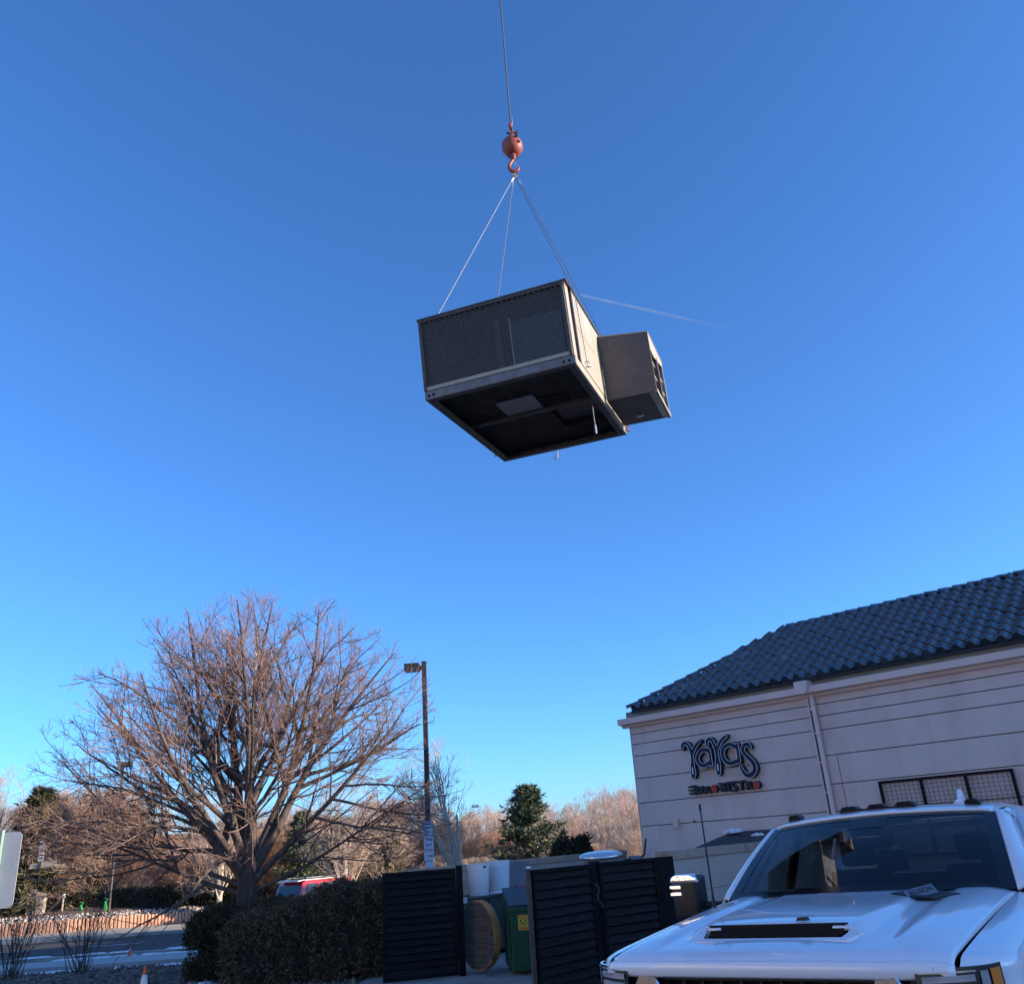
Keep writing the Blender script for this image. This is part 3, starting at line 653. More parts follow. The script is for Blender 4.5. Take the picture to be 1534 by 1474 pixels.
# underside
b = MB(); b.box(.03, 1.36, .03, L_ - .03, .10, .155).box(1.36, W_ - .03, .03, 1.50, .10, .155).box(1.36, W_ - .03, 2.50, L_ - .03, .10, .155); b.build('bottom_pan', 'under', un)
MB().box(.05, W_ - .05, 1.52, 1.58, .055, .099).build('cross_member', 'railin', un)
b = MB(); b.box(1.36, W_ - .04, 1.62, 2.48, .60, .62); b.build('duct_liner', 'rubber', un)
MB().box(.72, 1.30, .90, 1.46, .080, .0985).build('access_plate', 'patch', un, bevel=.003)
b = MB(); r = random.Random(5)
for k in range(60):
    x = r.choice([.2, .55, 1.0, 1.34, 1.8]) + r.uniform(-.01, .01); y = .2 + (k % 20) * .15
    if 1.36 < x and 1.4 < y < 2.6: continue
    b.box(x, x + .014, y, y + .014, .09, .0995)
b.build('rivets', 'rail', un)
for k in range(4): MB().box(1.34 + k * .1, 1.42 + k * .1, 1.08 + .02 * k, 1.30, .085, .0985).build('drain_slot', 'rubber', un)
# condenser face with expanded metal guard
FX0, FX1, FZ0, FZ1 = .04, 2.14, .19, 1.19
MB().box(FX0, FX1, .030, .048, FZ0, FZ1).build('coil_face', 'coil', un)
MB().box(1.36, 2.10, .016, .028, .19, .86).build('coil_panel', 'filter', un, bevel=.002)
MB().box(1.12, 1.215, .006, .028, FZ0, .93).build('guard_post', 'frame', un)
MB().box(1.345, 1.36, .008, .028, .19, .90).build('guard_post', 'unit', un)
def lattice(step, slope, wdt):
    b = MB()
    for sgn in (1, -1):
        k = -int((FX1 - FX0) * slope / step) - 2
        while k * step < (FZ1 - FZ0) + (FX1 - FX0) * slope + step:
            c = k * step; pts = []
            # z = FZ0 + c - sgn... in local u (0..w), v (0..h)
            w, h = FX1 - FX0, FZ1 - FZ0
            f = (lambda u: c + slope * u) if sgn > 0 else (lambda u: c - slope * u)
            us = sorted(set([0, w] + [((0 - c) / slope) * sgn, ((h - c) / slope) * sgn]))
            us = [u for u in us if -1e-6 <= u <= w + 1e-6 and -1e-6 <= f(u) <= h + 1e-6]
            if len(us) >= 2:
                u0, u1 = us[0], us[-1]; y = -.010 if sgn > 0 else -.006
                q = [(FX0 + u0, y, FZ0 + f(u0) - wdt), (FX0 + u1, y, FZ0 + f(u1) - wdt), (FX0 + u1, y, FZ0 + f(u1) + wdt), (FX0 + u0, y, FZ0 + f(u0) + wdt)]
                q2 = [(x, yy + .003, z) for x, yy, z in q]; b.add(q + q2, [(0, 1, 2, 3), (4, 7, 6, 5), (0, 4, 5, 1), (3, 2, 6, 7)])
            k += 1
    return b
o = lattice(.044, .55, .0042).build('guard_mesh', 'guard', un); o['kind'] = 'stuff'
b = MB(); b.box(-.01, W_ + .0, -.022, .03, 1.195, 1.25).box(-.01, .04, -.022, .03, .13, 1.195).box(2.14, 2.185, -.022, .03, .13, 1.195); b.build('guard_frame', 'frame', un, bevel=.003)
MB().box(.04, 2.14, -.024, .03, .128, .185).build('guard_sill', 'unit', un, bevel=.004)
MB().box(-.012, -.002 + .02, .03, L_ - .05, .13, 1.22).build('side_wall', 'unit', un)
# lit side
MB().box(2.16, W_, .032, .20, .13, 1.24).build('corner_post', 'unit', un, bevel=.004)
MB().box(2.10, 2.165, .20, .275, .13, 1.22).build('corner_recess', 'frame', un)
MB().box(2.16, 2.225, .275, .32, .13, 1.25).build('corner_post', 'unitbrownshade', un, bevel=.003)
for (y0, y1) in [(.324, .86), (.868, 1.40), (1.408, 2.30), (2.308, 3.27)]:
    if y0 < 1.2:
        MB().box(2.165, 2.22, y0, y1, .13, .70).build('side_panel', 'unit', un, bevel=.004)
        MB().box(2.165, 2.222, y0, y1, .706, 1.235).build('side_panel', 'unit', un, bevel=.004)
    else: MB().box(2.165, 2.22, y0, y1, .13, 1.235).build('side_panel', 'unit', un, bevel=.004)
MB().box(2.2205, 2.223, .40, .50, 1.02, 1.12).build('label_plate', material('blue label', (.25, .36, .55), rough=.5), un)
MB().box(2.2225, 2.2245, .92, 1.10, .95, 1.15).build('label_plate', 'sign', un)
MB().box(-.03, W_ + .045, -.03, L_ + .02, 1.238, 1.262).build('top_panel', 'frame', un, bevel=.004)
for y in (.75, 1.75): 
    MB().lathe([(.38, 0), (.38, .10), (.35, .10), (.35, .0)], 28, (1.1, y, 1.262), ring=True).build('fan_shroud', 'unit', un)
    b = MB()
    for k in range(5):
        a = k * 1.2566; b.box(.03, .33, -.06, .06, 1.29, 1.30, Matrix.Translation((1.1, y, 0)) @ Matrix.Rotation(a, 4, 'Z'))
    b.build('fan_blades', 'plastic', un)
# intake hood on the side
hx0, hx1, hy0, hy1 = 2.226, 3.0, 1.80, 3.08
MB().prism([(hx0, .08), (hx1, .06), (hx1, 1.03), (hx0, 1.15)], 'y', hy0, hy0 + .02).build('hood_panel', 'unitbrownshade', un, bevel=.003)
MB().prism([(hx0, .08), (hx1, .06), (hx1, 1.03), (hx0, 1.15)], 'y', hy1 - .02, hy1).build('hood_panel', 'unit', un, bevel=.003)
MB().add([(hx0, hy0 - .01, 1.152), (hx1 + .01, hy0 - .01, 1.033), (hx1 + .01, hy1 + .01, 1.033), (hx0, hy1 + .01, 1.152), (hx0, hy0 - .01, 1.172), (hx1 + .01, hy0 - .01, 1.053), (hx1 + .01, hy1 + .01, 1.053), (hx0, hy1 + .01, 1.172)],
         [(0, 3, 2, 1), (4, 5, 6, 7), (0, 1, 5, 4), (1, 2, 6, 5), (2, 3, 7, 6), (3, 0, 4, 7)]).build('hood_top', 'unit', un)
MB().box(hx0, hx1 - .12, hy0 + .03, hy1 - .03, .07, .085).build('hood_bottom', 'unitbrownshade', un)
b = MB(); b.prism([(hy0 + .001, 1.03), (hy1 - .001, 1.03), (hy1 - .001, .94), (hy0 + .30, .74), (hy0 + .001, .76)], 'x', hx1 - .012, hx1 + .004); b.build('hood_side', 'unit', un)
for y in (2.36, 2.44): MB().box(hx1 - .03, hx1 + .006, y, y + .045, .07, .86).build('hood_post', 'unitbrownshade', un)
for z in (.42, .66): MB().box(hx1 - .10, hx1 - .035, hy0 + .021, hy1 - .021, z, z + .03).build('hood_louver', 'unit', un)
MB().box(hx1 - .035, hx1 + .008, hy0 + .001, hy1 - .001, .045, .10).build('hood_sill', 'unit', un, bevel=.003)
MB().box(hx0 + .02, hx0 + .05, hy0 + .1, hy1 - .1, .15, 1.05).build('intake_filter', 'coil', un)
MB().box(2.5, 2.62, 2.7, 2.73, .04, .069).build('hood_bracket', 'sign', un)

# hook ball and ropes
HK = Vector((.415, 11.59, 12.56))
wr = MB(); wr.tube([HK + Vector((0.005, .0, 1.12)), HK + Vector((.005, 0, 60))], .013, 8)
o = wr.build('hoist_rope', 'cable', smooth=True); tag(o, 'single dark wire rope running straight up into the blue sky', 'rope')
hb = thing('headache_ball', 'faded red crane hook ball on the end of the hoist rope', 'crane hook', HK + Vector((.0, .0, .60)))
bm = bmesh.new(); bmesh.ops.create_uvsphere(bm, u_segments=32, v_segments=20, radius=.185)
for v in bm.verts: v.co.z *= 1.02
for f in bm.faces: f.smooth = True
me = D.meshes.new('ball'); bm.to_mesh(me); bm.free(); mesh_obj('ball', me, 'ballred', hb)
MB().lathe([(.1865, -.006), (.1875, 0), (.1865, .006)], 32).build('ball_seam', 'darkred', hb, smooth=True).rotation_euler = (R(90), 0, R(25))
for a, z in ((-65, .07), (-52, -.03)):
    MB().lathe([(.028, 0), (.028, .012), (.016, .012), (.016, .002)], 12).build('ball_bolt', 'rubber', hb).matrix_local = Matrix.Rotation(R(a + 90), 4, 'Z') @ Matrix.Translation((0, -.180, z)) @ Matrix.Rotation(R(90), 4, 'X')
MB().lathe([(.045, .18), (.052, .22), (.04, .26), (.03, .28)], 16).build('swivel_collar', 'darkred', hb, smooth=True)
b = MB(); b.box(-.035, -.012, -.03, .03, .24, .46).box(.012, .035, -.03, .03, .24, .46); b.build('socket_clevis', 'darkred', hb, bevel=.006)
MB().tube([(-.085, 0, .31), (.105, 0, .31)], .018, 8).build('clevis_pin', 'darkred', hb); MB().tube([(.08, 0, .31), (.11, 0, .31)], .03, 6).build('pin_nut', 'darkred', hb)
MB().tube([(0, 0, .40), (0, 0, .50), (0, 0, .54)], [.038, .034, .018], 10).build('wedge_socket', 'ballred', hb, smooth=True)
MB().tube([(.02, 0, .44), (.035, .0, .55), (.03, 0, .66), (.008, 0, .74)], [.011, .011, .01, .006], 6).build('rope_tail', 'sling', hb)
MB().tube([(0, 0, -.16), (0, 0, -.24), (0, 0, -.29)], [.05, .055, .04], 12).build('hook_shank', 'darkred', hb, smooth=True)
MB().tube([(-.075, 0, -.235), (.075, 0, -.235)], .02, 8).build('shank_pin', 'ballred', hb)
hp = [(0, 0, -.28), (.01, 0, -.33)] + [(.005 + .072 * math.sin(R(a)) * 1, 0, -.41 + .078 * math.cos(R(a))) for a in range(-10, -300, -24)]
hp = [(0, 0, -.27), (-.035, 0, -.33), (-.075, 0, -.40), (-.080, 0, -.46), (-.055, 0, -.52), (-.005, 0, -.55), (.048, 0, -.535), (.078, 0, -.49), (.082, 0, -.44)]
MB().tube(hp, [.03, .03, .028, .032, .036, .038, .032, .024, .012], 10).build('hook', 'ballred', hb, smooth=True)
MB().tube([(.0, .0, -.33), (.075, 0, -.45)], .010, 6).build('hook_latch', 'steel', hb)
hk = HK + Vector((.0, 0, .045))
def shackle(p, d, s=.035):
    b = MB(); b.tube([(-s * .6, 0, 0), (-s, 0, s * 1.2), (-s * .6, 0, s * 2.3), (0, 0, s * 2.7), (s * .6, 0, s * 2.3), (s, 0, s * 1.2), (s * .6, 0, 0)], s * .22, 6); b.tube([(-s * 1.1, 0, 0), (s * 1.1, 0, 0)], s * .28, 6); return b
sl = [((2.245, .42, 1.275), (2.245, .60, .20), 'wire sling down the cream side to the front right corner of the unit'),
      ((2.245, 2.72, 1.275), (2.245, 3.18, .05), 'wire sling passing behind the side hood to the rear right corner'),
      ((-.03, .42, 1.275), (-.03, .42, .10), 'bright wire sling to the front left corner, leftmost of the four'),
      ((-.03, 2.85, 1.275), (-.03, 2.95, .05), 'bright wire sling to the rear left corner, second from the left')]
for i, (tp, bt, lb) in enumerate(sl):
    A, B = UM @ Vector(tp), UM @ Vector(bt)
    t = thing('wire_sling', lb, 'sling', hk, (0, 0, 0), 'wire slings carrying the unit')
    off = Vector(((-.02, .015, .03, 0)[i], 0, -.02))
    s0 = off + (A - hk).normalized() * .14
    MB().tube([s0, A - hk, B - hk], .0065, 6).build('rope', 'cable' if i < 2 else 'sling', t, smooth=True)
    MB().tube([off * .5, off + Vector((.02, .01, -.06)), s0, off + Vector((-.02, -.01, -.06)), off * .5], .006, 6).build('eye_loop', 'sling', t)
    MB().tube([s0, s0 + (A - hk).normalized() * .09], .012, 6).build('ferrule', 'steel', t)
    o = shackle(B, None).build('shackle', 'ballred' if i == 1 else 'steel', t); o.location = B - hk - Vector((0, 0, .03))
# strap hanging out of the duct opening and loose hook behind the unit
p0 = UM @ Vector((2.02, 1.66, .35)); 
t = thing('hanging_strap', 'pale strap with a metal end dangling from the opening under the unit', 'strap', p0)
MB().tube([(0, 0, 0), (.01, 0, -.5), (.015, -.01, -.72)], .008, 6).build('rope', 'sling', t); MB().tube([(.015, -.01, -.70), (.016, -.01, -.84)], .018, 8).build('end_fitting', 'steel', t)
p0 = UM @ Vector((.95, 3.33, .12))
t = thing('loose_hook', 'small pale hook dangling below the rear edge of the unit', 'hook', p0)
MB().tube([(0, 0, .05), (.01, 0, -.16)], .008, 6).build('rope', 'sling', t)
MB().tube([(.01, 0, -.14), (.012, 0, -.22), (.0, 0, -.27), (-.025, 0, -.285), (-.045, 0, -.26), (-.045, 0, -.23)], [.016, .014, .015, .015, .012, .006], 8).build('hook', 'steel', t, smooth=True)
# contrail, two kilometres away
ct = MB(); p0, p1 = Vector((220.7, 1987.8, 1377.3)), Vector((610, 1906, 1178)); dv = (p1 - p0).normalized(); upv = Vector((0, 0, 1)); sv = dv.cross(Vector((0, 1, .6))).normalized()
Lc = (p1 - p0).length
for k, (oo, r0, r1) in enumerate([(0, 1.0, 2.8), (4.0, .8, 2.2)]):
    ct.tube([(i / 12, (oo * (1 - .3 * i / 12)) / Lc * 1.0, 0) for i in range(13)], [(r0 + (r1 - r0) * i / 12) / Lc for i in range(13)], 8)
o = ct.build('contrail', contrail_mat(), smooth=True)
zv = dv.cross(sv)
o.matrix_world = Matrix(((dv.x * Lc, sv.x * Lc, zv.x * Lc, p0.x), (dv.y * Lc, sv.y * Lc, zv.y * Lc, p0.y), (dv.z * Lc, sv.z * Lc, zv.z * Lc, p0.z), (0, 0, 0, 1)))
tag(o, 'thin fading white contrail in the sky to the right of the unit', kind='structure')

# ------------------------------------------------------------------ bin enclosure
def wall_run(name, p0, p1, z0, z1, th_, label, mcap='wallcap', cap=.13, block=(.0, .0)):
    p0, p1 = Vector((*p0, 0)), Vector((*p1, 0)); Ln = (p1 - p0).length; a = math.atan2(p1.y - p0.y, p1.x - p0.x)
    t = thing(name, label, 'wall', (p0.x, p0.y, 0), a)
    rows_ = 4; hh = (z1 - cap + .3) / rows_; k = 0
    MB().box(.01, Ln - .01, .015, th_ - .015, -.3, z1 - cap).build('wall_core', 'groove', t)
    for r_ in range(rows_):
        x = 0; first = True
        while x < Ln - .01:
            w_ = 1.6 if not (first and r_ % 2) else .8; first = False
            x1 = min(Ln, x + w_); MB().box(x + .003, x1 - .003, 0, th_, -.3 + r_ * hh + .003, -.3 + (r_ + 1) * hh - .003).build('wall_panel', 'wallblock', t, bevel=.004); x = x1
    x = 0
    while x < Ln - .01:
        x1 = min(Ln, x + 1.2); MB().box(x + .002, x1 - .002, -.03, th_ + .03, z1 - cap, z1).build('coping', mcap, t, bevel=.008); x = x1
    return t
wall_run('enclosure_wall', (-2.6, 18.57), (2.45, 25.75), 0, 1.69, .2, 'tan enclosure wall with coping behind the white buckets')
wall_run('enclosure_wall', (2.0, 14.35), (6.55, 20.7), 0, 1.77, .2, 'tan stucco wall with thick coping between the black gate and the truck')

slat_me = {}
def gate(p0, p1, z0, z1, label, posts=(1, 1), pitch=.112, lean=0, edge=True):
    p0, p1 = Vector((*p0, 0)), Vector((*p1, 0)); Ln = (p1 - p0).length; a = math.atan2(p1.y - p0.y, p1.x - p0.x)
    t = thing('slatted_gate', label, 'gate', (p0.x, p0.y, 0), (lean, 0, a), 'black slatted gates of the bin enclosure')
    fw_ = .055
    for x in (0, Ln - fw_): MB().box(x, x + fw_, -.025, .03, z0, z1).build('gate_stile', 'black', t, bevel=.004)
    for z in (z0, z1 - .05): MB().box(fw_, Ln - fw_, -.022, .028, z, z + .05).build('gate_rail', 'black', t, bevel=.004)
    key = round(Ln, 3)
    if key not in slat_me:
        b = MB(); b.prism([(-.022, .004), (-.016, -.002), (.020, .108), (.013, .112)], 'x', fw_ + .002, Ln - fw_ - .002); me = b.mesh('slat', bevel=.0015); me.materials.append(M['gateslat']); slat_me[key] = me
    z = z0 + .055
    while z < z1 - .06 - pitch * .6:
        o = D.objects.new('slat', slat_me[key]); COL.objects.link(o); o.parent = t; o.location = (0, random.uniform(-.002, .002), z); o.rotation_euler = (random.uniform(-.03, .03), 0, random.uniform(-.002, .002)); z += pitch
    return t
g1 = gate((-2.68, 16.20), (-1.46, 16.58), .04, 1.70, 'black slatted gate leaf swung open beside the hedge')
g2 = gate((-.093, 12.35), (.76, 13.36), .04, 1.69, 'black slatted gate leaf standing ajar in front of the green bin')
g3 = gate((.86, 13.42), (1.76, 14.12), .04, 1.70, 'black slatted gate leaf right next to the tan wall and truck mirror')
def post(x, y, h, label, w_=.08, m='black'):
    b = MB(); b.box(-w_ / 2, w_ / 2, -w_ / 2, w_ / 2, -.1, h); o = b.build('gate_post', m, bevel=.005); o.location = (x, y, 0); o.rotation_euler = (0, 0, R(20)); return tag(o, label, 'post')
post(-1.40, 16.66, 1.74, 'black square post at the hinge of the open gate leaf', .10)
post(.80, 13.50, 1.72, 'black square post between the two right gate leaves', .13)
b = MB(); b.box(0, .30, -.03, .03, -.1, 1.70); o = b.build('gate_post', 'black', bevel=.006); o.location = (1.79, 14.16, 0); o.rotation_euler = (0, 0, math.atan2(.14, .22)); tag(o, 'wide black steel post plate against the end of the tan wall', 'post')
gp = MB().box(-.025, .025, -.04, .04, .02, 1.71).build('gate_post', material('worn brown steel', (.045, .03, .022), (.08, .055, .04), rough=.5, scale=8)); gp.location = (-.135, 12.32, 0); gp.rotation_euler = (0, 0, R(15)); tag(gp, 'worn brown edge post of the ajar gate in front of the green bin', 'post')
t = MB().box(-.015, .03, -.03, .03, 1.71, 1.735).build('post_cap', 'neon', gp)
# gate latch chains
ch = thing('gate_chain', 'pale chain and latch hanging between the two right gates', 'chain', (.80, 13.33, 1.0))
b = MB(); r = random.Random(2)
for k in range(7):
    z = .42 - k * .045; x = .02 * math.sin(k * 1.3) + k * .006
    b.tube([(x - .012, -.06, z), (x, -.066, z + .02), (x + .012, -.06, z), (x, -.066, z - .02), (x - .012, -.06, z)], .0045, 5)
b.build('links', 'rail', ch)
# big dark green container
CA = R(54.9)
def con(al, dp, z=0): return (-1.55 + .575 * al - .818 * dp, 18.5 + .818 * al + .575 * dp, z)
cb = thing('grease_container', 'dark green steel container with flat top at the back of the enclosure', 'container', con(0, 0, .0), CA)
b = MB(); b.box(0, 3.6, 0, .9, .10, 1.055); b.build('body', 'darkgreen', cb, bevel=.015)
MB().box(-.02, 3.62, -.02, .92, 1.06, 1.10).build('top_plate', 'darkgreen', cb, bevel=.008)
for x in (.9, 1.8, 2.7): MB().box(x, x + .05, -.035, -.001, .12, 1.04).build('rib', 'darkgreen', cb, bevel=.004)
MB().box(-.04, .16, -.05, .05, 1.02, 1.125).build('hinge_bracket', 'signback', cb, bevel=.008)
for x in (.05, 3.3): MB().box(x, x + .12, .05, .85, 0, .095).build('skid', 'darkgreen', cb)
MB().box(.42, .45, -.012, -.001, .30, .80).build('label_strip', 'greypanel', cb)
def bucket(x, y, z, r_, h, label, s=0):
    t = thing('white_bucket', label, 'bucket', (x, y, z), s, 'white buckets on the dark green container')
    MB().lathe([(r_ * .84, 0), (r_ * .88, .01), (r_ * .96, h * .80), (r_ * 1.0, h * .80), (r_ * 1.0, h * .97), (r_ * 1.06, h * .975), (r_ * 1.06, h), (r_ * .95, h), (r_ * .92, h * .8), (r_ * .78, .02)], 40).build('body', 'bucket', t, smooth=True, sharp=40)
    MB().box(-.035, .035, -r_ * 1.02, -r_ * .97, h * .86, h * .92).build('handle', 'plastic' if s else 'bucket', t).rotation_euler = (0, 0, R(38))
    return t
bucket(*con(.95, .28, 1.101), .225, .60, 'white plastic bucket nearer the open gate, black mark under its rim', .02)
bucket(*con(1.88, .46, 1.101), .235, .62, 'white plastic bucket between the other bucket and the grey panel', 0)
o = MB().prism([(-.2, 0), (.2, .01), (.22, .03), (.0, .055), (-.15, .03)], 'y', -.05, .10).build('crumpled_rag', 'bucket', bevel=.01); o.location = con(1.35, .12, 1.101); tag(o, 'white rag lying in front of the nearer bucket', 'rag')
o = MB().box(0, 1.0, 0, .035, 0, .56).build('leaning_panel', 'greypanel', bevel=.005); o.location = con(2.45, .70, 1.101); o.rotation_euler = (R(-7), 0, CA); tag(o, 'flat grey panel standing behind the red dolly', 'panel')
rd = thing('red_dolly', 'small red four wheeled dolly on the green container', 'dolly', con(2.45, .25, 1.101), R(20))
MB().box(-.17, .17, -.12, .12, .055, .085).build('deck', 'redplastic', rd, bevel=.01)
for x in (-.12, .12):
    for y in (-.08, .08): MB().tube([(x, y - .012, .027), (x, y + .012, .027)], .027, 10).build('wheel', 'rubber', rd)
# spool / round table top leaning
sp = thing('round_table_top', 'round plywood table top standing on edge beside the open gate', 'table top', (-1.14, 16.80, .60))
sp.rotation_euler = (R(90), R(0), R(-52))
MB().lathe([(0.001, .0), (.535, .0), (.535, .012), (.001, .012)], 48).build('top', 'woodgrey', sp)
MB().lathe([(.536, -.11), (.552, -.11), (.552, .012), (.536, .012)], 48, ring=True).build('edge_band', 'woodedge', sp)
MB().lathe([(.40, -.004), (.53, -.004), (.53, -.15), (.40, -.15)], 48, ring=True).build('apron', 'wood', sp)
for k in range(4): MB().box(-.50, .50, -.33 + k * .21, -.325 + k * .21, .0125, .016).build('plank_joint', 'rubber', sp)
for (x, y, h, l, nm) in [(-.98, 16.30, .7, .10, 'brown'), (-.90, 16.33, .62, .05, 'pale')]:
    o = MB().box(0, .018, 0, .018, 0, h).build('stick', 'railin'); o.location = (x, y, .012); o.rotation_euler = (R(-9), R(l * 60), 0); tag(o, '%s metal stick leaning beside the round table top' % ('longer' if h > .65 else 'shorter'), 'stick')
# green wheeled bin
gb = thing('green_dumpster', 'green steel dumpster with sloping black lid and yellow sticker', 'dumpster', (-.52, 16.15, 0), R(8))
MB().prism([(0.0, .08), (1.2, .08), (1.2, 1.24), (1.0, 1.24), (0.0, 1.03)], 'x', 0, 1.35).build('body', 'green', gb, bevel=.012)
MB().box(-.03, 1.38, -.03, .03, .97, 1.04).build('rim', 'green', gb, bevel=.008)
MB().add([(-.02, -.03, 1.045), (1.37, -.03, 1.045), (1.37, 1.02, 1.28), (-.02, 1.02, 1.28), (-.02, -.03, 1.07), (1.37, -.03, 1.07), (1.37, 1.02, 1.305), (-.02, 1.02, 1.305)], [(0, 3, 2, 1), (4, 5, 6, 7), (0, 1, 5, 4), (1, 2, 6, 5), (2, 3, 7, 6), (3, 0, 4, 7)]).build('lid', 'lid', gb, bevel=.006)
MB().box(-.05, -.001, .12, .20, .25, .85).build('lift_pocket', 'green', gb, bevel=.008)
st = MB().box(.145, .315, -.006, -.001, .77, 1.00).build('sticker', 'yellow', gb); st.location = (-.02, 0, -.09)
MB().box(.155, .305, -.0085, -.0065, .945, .99).build('band', 'orangeink', st); MB().box(.155, .305, -.0085, -.0065, .78, .82).build('band', 'orangeink', st)
def text(txt, size, m, parent, loc, rot=(R(90), 0, 0), ex=.001, name='lettering', align='CENTER', bold=0.0):
    cu = D.curves.new(name, 'FONT'); cu.body = txt; cu.size = size; cu.extrude = ex; cu.align_x = align; cu.align_y = 'CENTER'; cu.offset = bold
    t = D.objects.new('tmp', cu); COL.objects.link(t); bpy.context.view_layer.update()
    me = bpy.data.meshes.new_from_object(t.evaluated_get(bpy.context.evaluated_depsgraph_get())); D.objects.remove(t); D.curves.remove(cu)
    me.name = name; me.materials.clear(); o = mesh_obj(name, me, m, parent); o.location = loc; o.rotation_euler = rot; return o
text('CAUTION', .034, 'yellow', st, (.23, -.0098, .967), ex=.0008, bold=.0008)
for xx in (.19, .27): MB().lathe([(.016, 0), (.016, .002)], 10).build('symbol', 'blackink', st).matrix_local = Matrix.Translation((xx, -.0065, .918)) @ Matrix.Rotation(R(90), 4, 'X')
text('DO NOT', .034, 'blackink', st, (.19, -.0072, .880), ex=.0008, bold=.0008); text('PLAY', .034, 'blackink', st, (.275, -.0072, .880), ex=.0008, bold=.0008)
for q in (.852, .838): MB().box(.17, .29, -.0072, -.0065, q, q + .006).build('small_print', 'blackink', st)
# round grease tank with tilted lid
gt = thing('round_tank', 'round brown tank with a bright tilted lid above the gates', 'tank', (1.08, 15.95, 0), 0)
MB().lathe([(.32, .1), (.33, .12), (.33, 1.66), (.30, 1.70)], 36).build('body', material('brown tank', (.12, .095, .08), (.16, .13, .11), rough=.6, scale=3), gt, smooth=True, sharp=40)
o = MB().lathe([(.001, .045), (.30, .03), (.365, 0.0), (.37, -.02), (.35, -.03), (.001, -.02)], 40).build('lid', material('shiny lid', (.6, .62, .64), rough=.25, metal=.6), gt, smooth=True, sharp=50); o.location = (0, 0, 1.765); o.rotation_euler = (R(5), R(-1), 0)
MB().box(.24, .36, -.34, -.26, 1.55, 1.66).build('latch', 'steel', gt, bevel=.01)
MB().tube([(.33, .1, 1.62), (.55, .4, 1.64), (.7, .9, 1.60), (1.0, 2.0, 1.58)], .035, 8).build('hose', 'rubber', gt, smooth=True)
MB().tube([(.33, -.05, 1.55), (.6, .3, 1.56), (.9, 1.4, 1.70), (1.05, 2.2, 1.95)], .018, 8).build('hose', 'rubber', gt, smooth=True)
MB().box(.5, .72, .35, .5, 1.58, 1.70).build('valve_box', 'greypanel', gt, bevel=.01)

# ------------------------------------------------------------------ white pickup truck
# local frame: x to the driver's side (picture right), y to the tail, z up
tk = thing('pickup_truck', 'white heavy duty pickup truck with hood scoop and black roof lamps, facing the camera', 'truck', (1.03, 4.6, .012), -.64)
tk.rotation_euler = (0, R(-.9), -.64)
def lerp(a, b, t): return a + (b - a) * t
def hood_pt(u, v):
    s = abs(u * 2 - 1); x = (u * 2 - 1) * lerp(.845, .868, v)
    yf = -.13 + .15 * s ** 2.2; yr = 1.375 + .20 * s * s; y = lerp(yf, yr, v)
    z = lerp(1.430, 1.575, v ** .85) + .020 * (1 - s * s) * (1 - .2 * v)
    z += .016 * math.sin(math.pi * min(1, v * 1.05)) * (1 - s ** 3)
    bul = sm((.50 - abs(x)) / .13)                      # raised centre
    ys_ = sm((y - .17) / .05) if abs(x) < .50 else sm((y - .12) / .3)
    z += .038 * sm((.47 - abs(x)) / .06) * sm((y - .150) / .085) * (1 - .62 * sm((y - .30) / 1.0))
    z += .016 * sm((abs(x) - .56) / .05) * (1 - sm((abs(x) - .72) / .12)) * sm(v / .2)
    z -= .026 * (1 - min(1, v / .055)) ** 2 if v < .055 else 0
    z -= .012 * sm((s - .93) / .07)
    return (x, y, z)
vv = [0, .012, .03, .055, .08, .10, .12, .14, .16, .18, .20, .22, .25, .29] + [.33 + .67 * i / 20 for i in range(21)]
b = MB(); NU = 64; NV = len(vv) - 1
b.add([hood_pt(i / NU, v) for v in vv for i in range(NU + 1)], [(j * (NU + 1) + i, j * (NU + 1) + i + 1, (j + 1) * (NU + 1) + i + 1, (j + 1) * (NU + 1) + i) for j in range(NV) for i in range(NU)
       if not (abs(((i + .5) / NU * 2 - 1) * .86) < .365 and .135 < hood_pt((i + .5) / NU, (vv[j] + vv[j + 1]) / 2)[1] < .24)])
hood = b.build('hood', 'white paint', tk, smooth=True, sharp=50); solidify(hood, .02)
b = MB()   # rolled front edge of the hood
def lip(u, v):
    p = Vector(hood_pt(u, 0)); return (p.x, p.y + .006 * v - .012 * math.sin(math.pi * v), p.z - .050 * v)
b.grid(lip, 48, 6); o = b.build('hood_lip', 'white paint', tk, smooth=True, sharp=80); solidify(o, .02)
# scoop
sc_ = MB()
def hz(x, y):
    u = x / .85 * .5 + .5; lo, hi = 0., 1.
    for _ in range(30):
        mid = (lo + hi) / 2
        if hood_pt(u, mid)[1] < y: lo = mid
        else: hi = mid
    return hood_pt(u, lo)[2]
zc = 1.520
def ring(w0, w1, y0, y1, dz):
    return [(-w1, y1, zc + dz), (w1, y1, zc + dz), (w0, y0, zc + dz - .022), (-w0, y0, zc + dz - .022)]
o_ = [(x, y, hz(x, y) + .004) for x, y in [(-.37, .268), (.37, .268), (.44, .205), (.385, .118), (-.385, .118), (-.44, .205)]]
i_ = [(-.345, .240, hz(-.3, .262) + .002), (.345, .240, hz(.3, .262) + .002), (.395, .200, hz(.3, .262) - .016), (.352, .150, hz(.3, .118) + .010), (-.352, .150, hz(-.3, .118) + .010), (-.395, .200, hz(-.3, .262) - .016)]
zc = hz(0, .20)
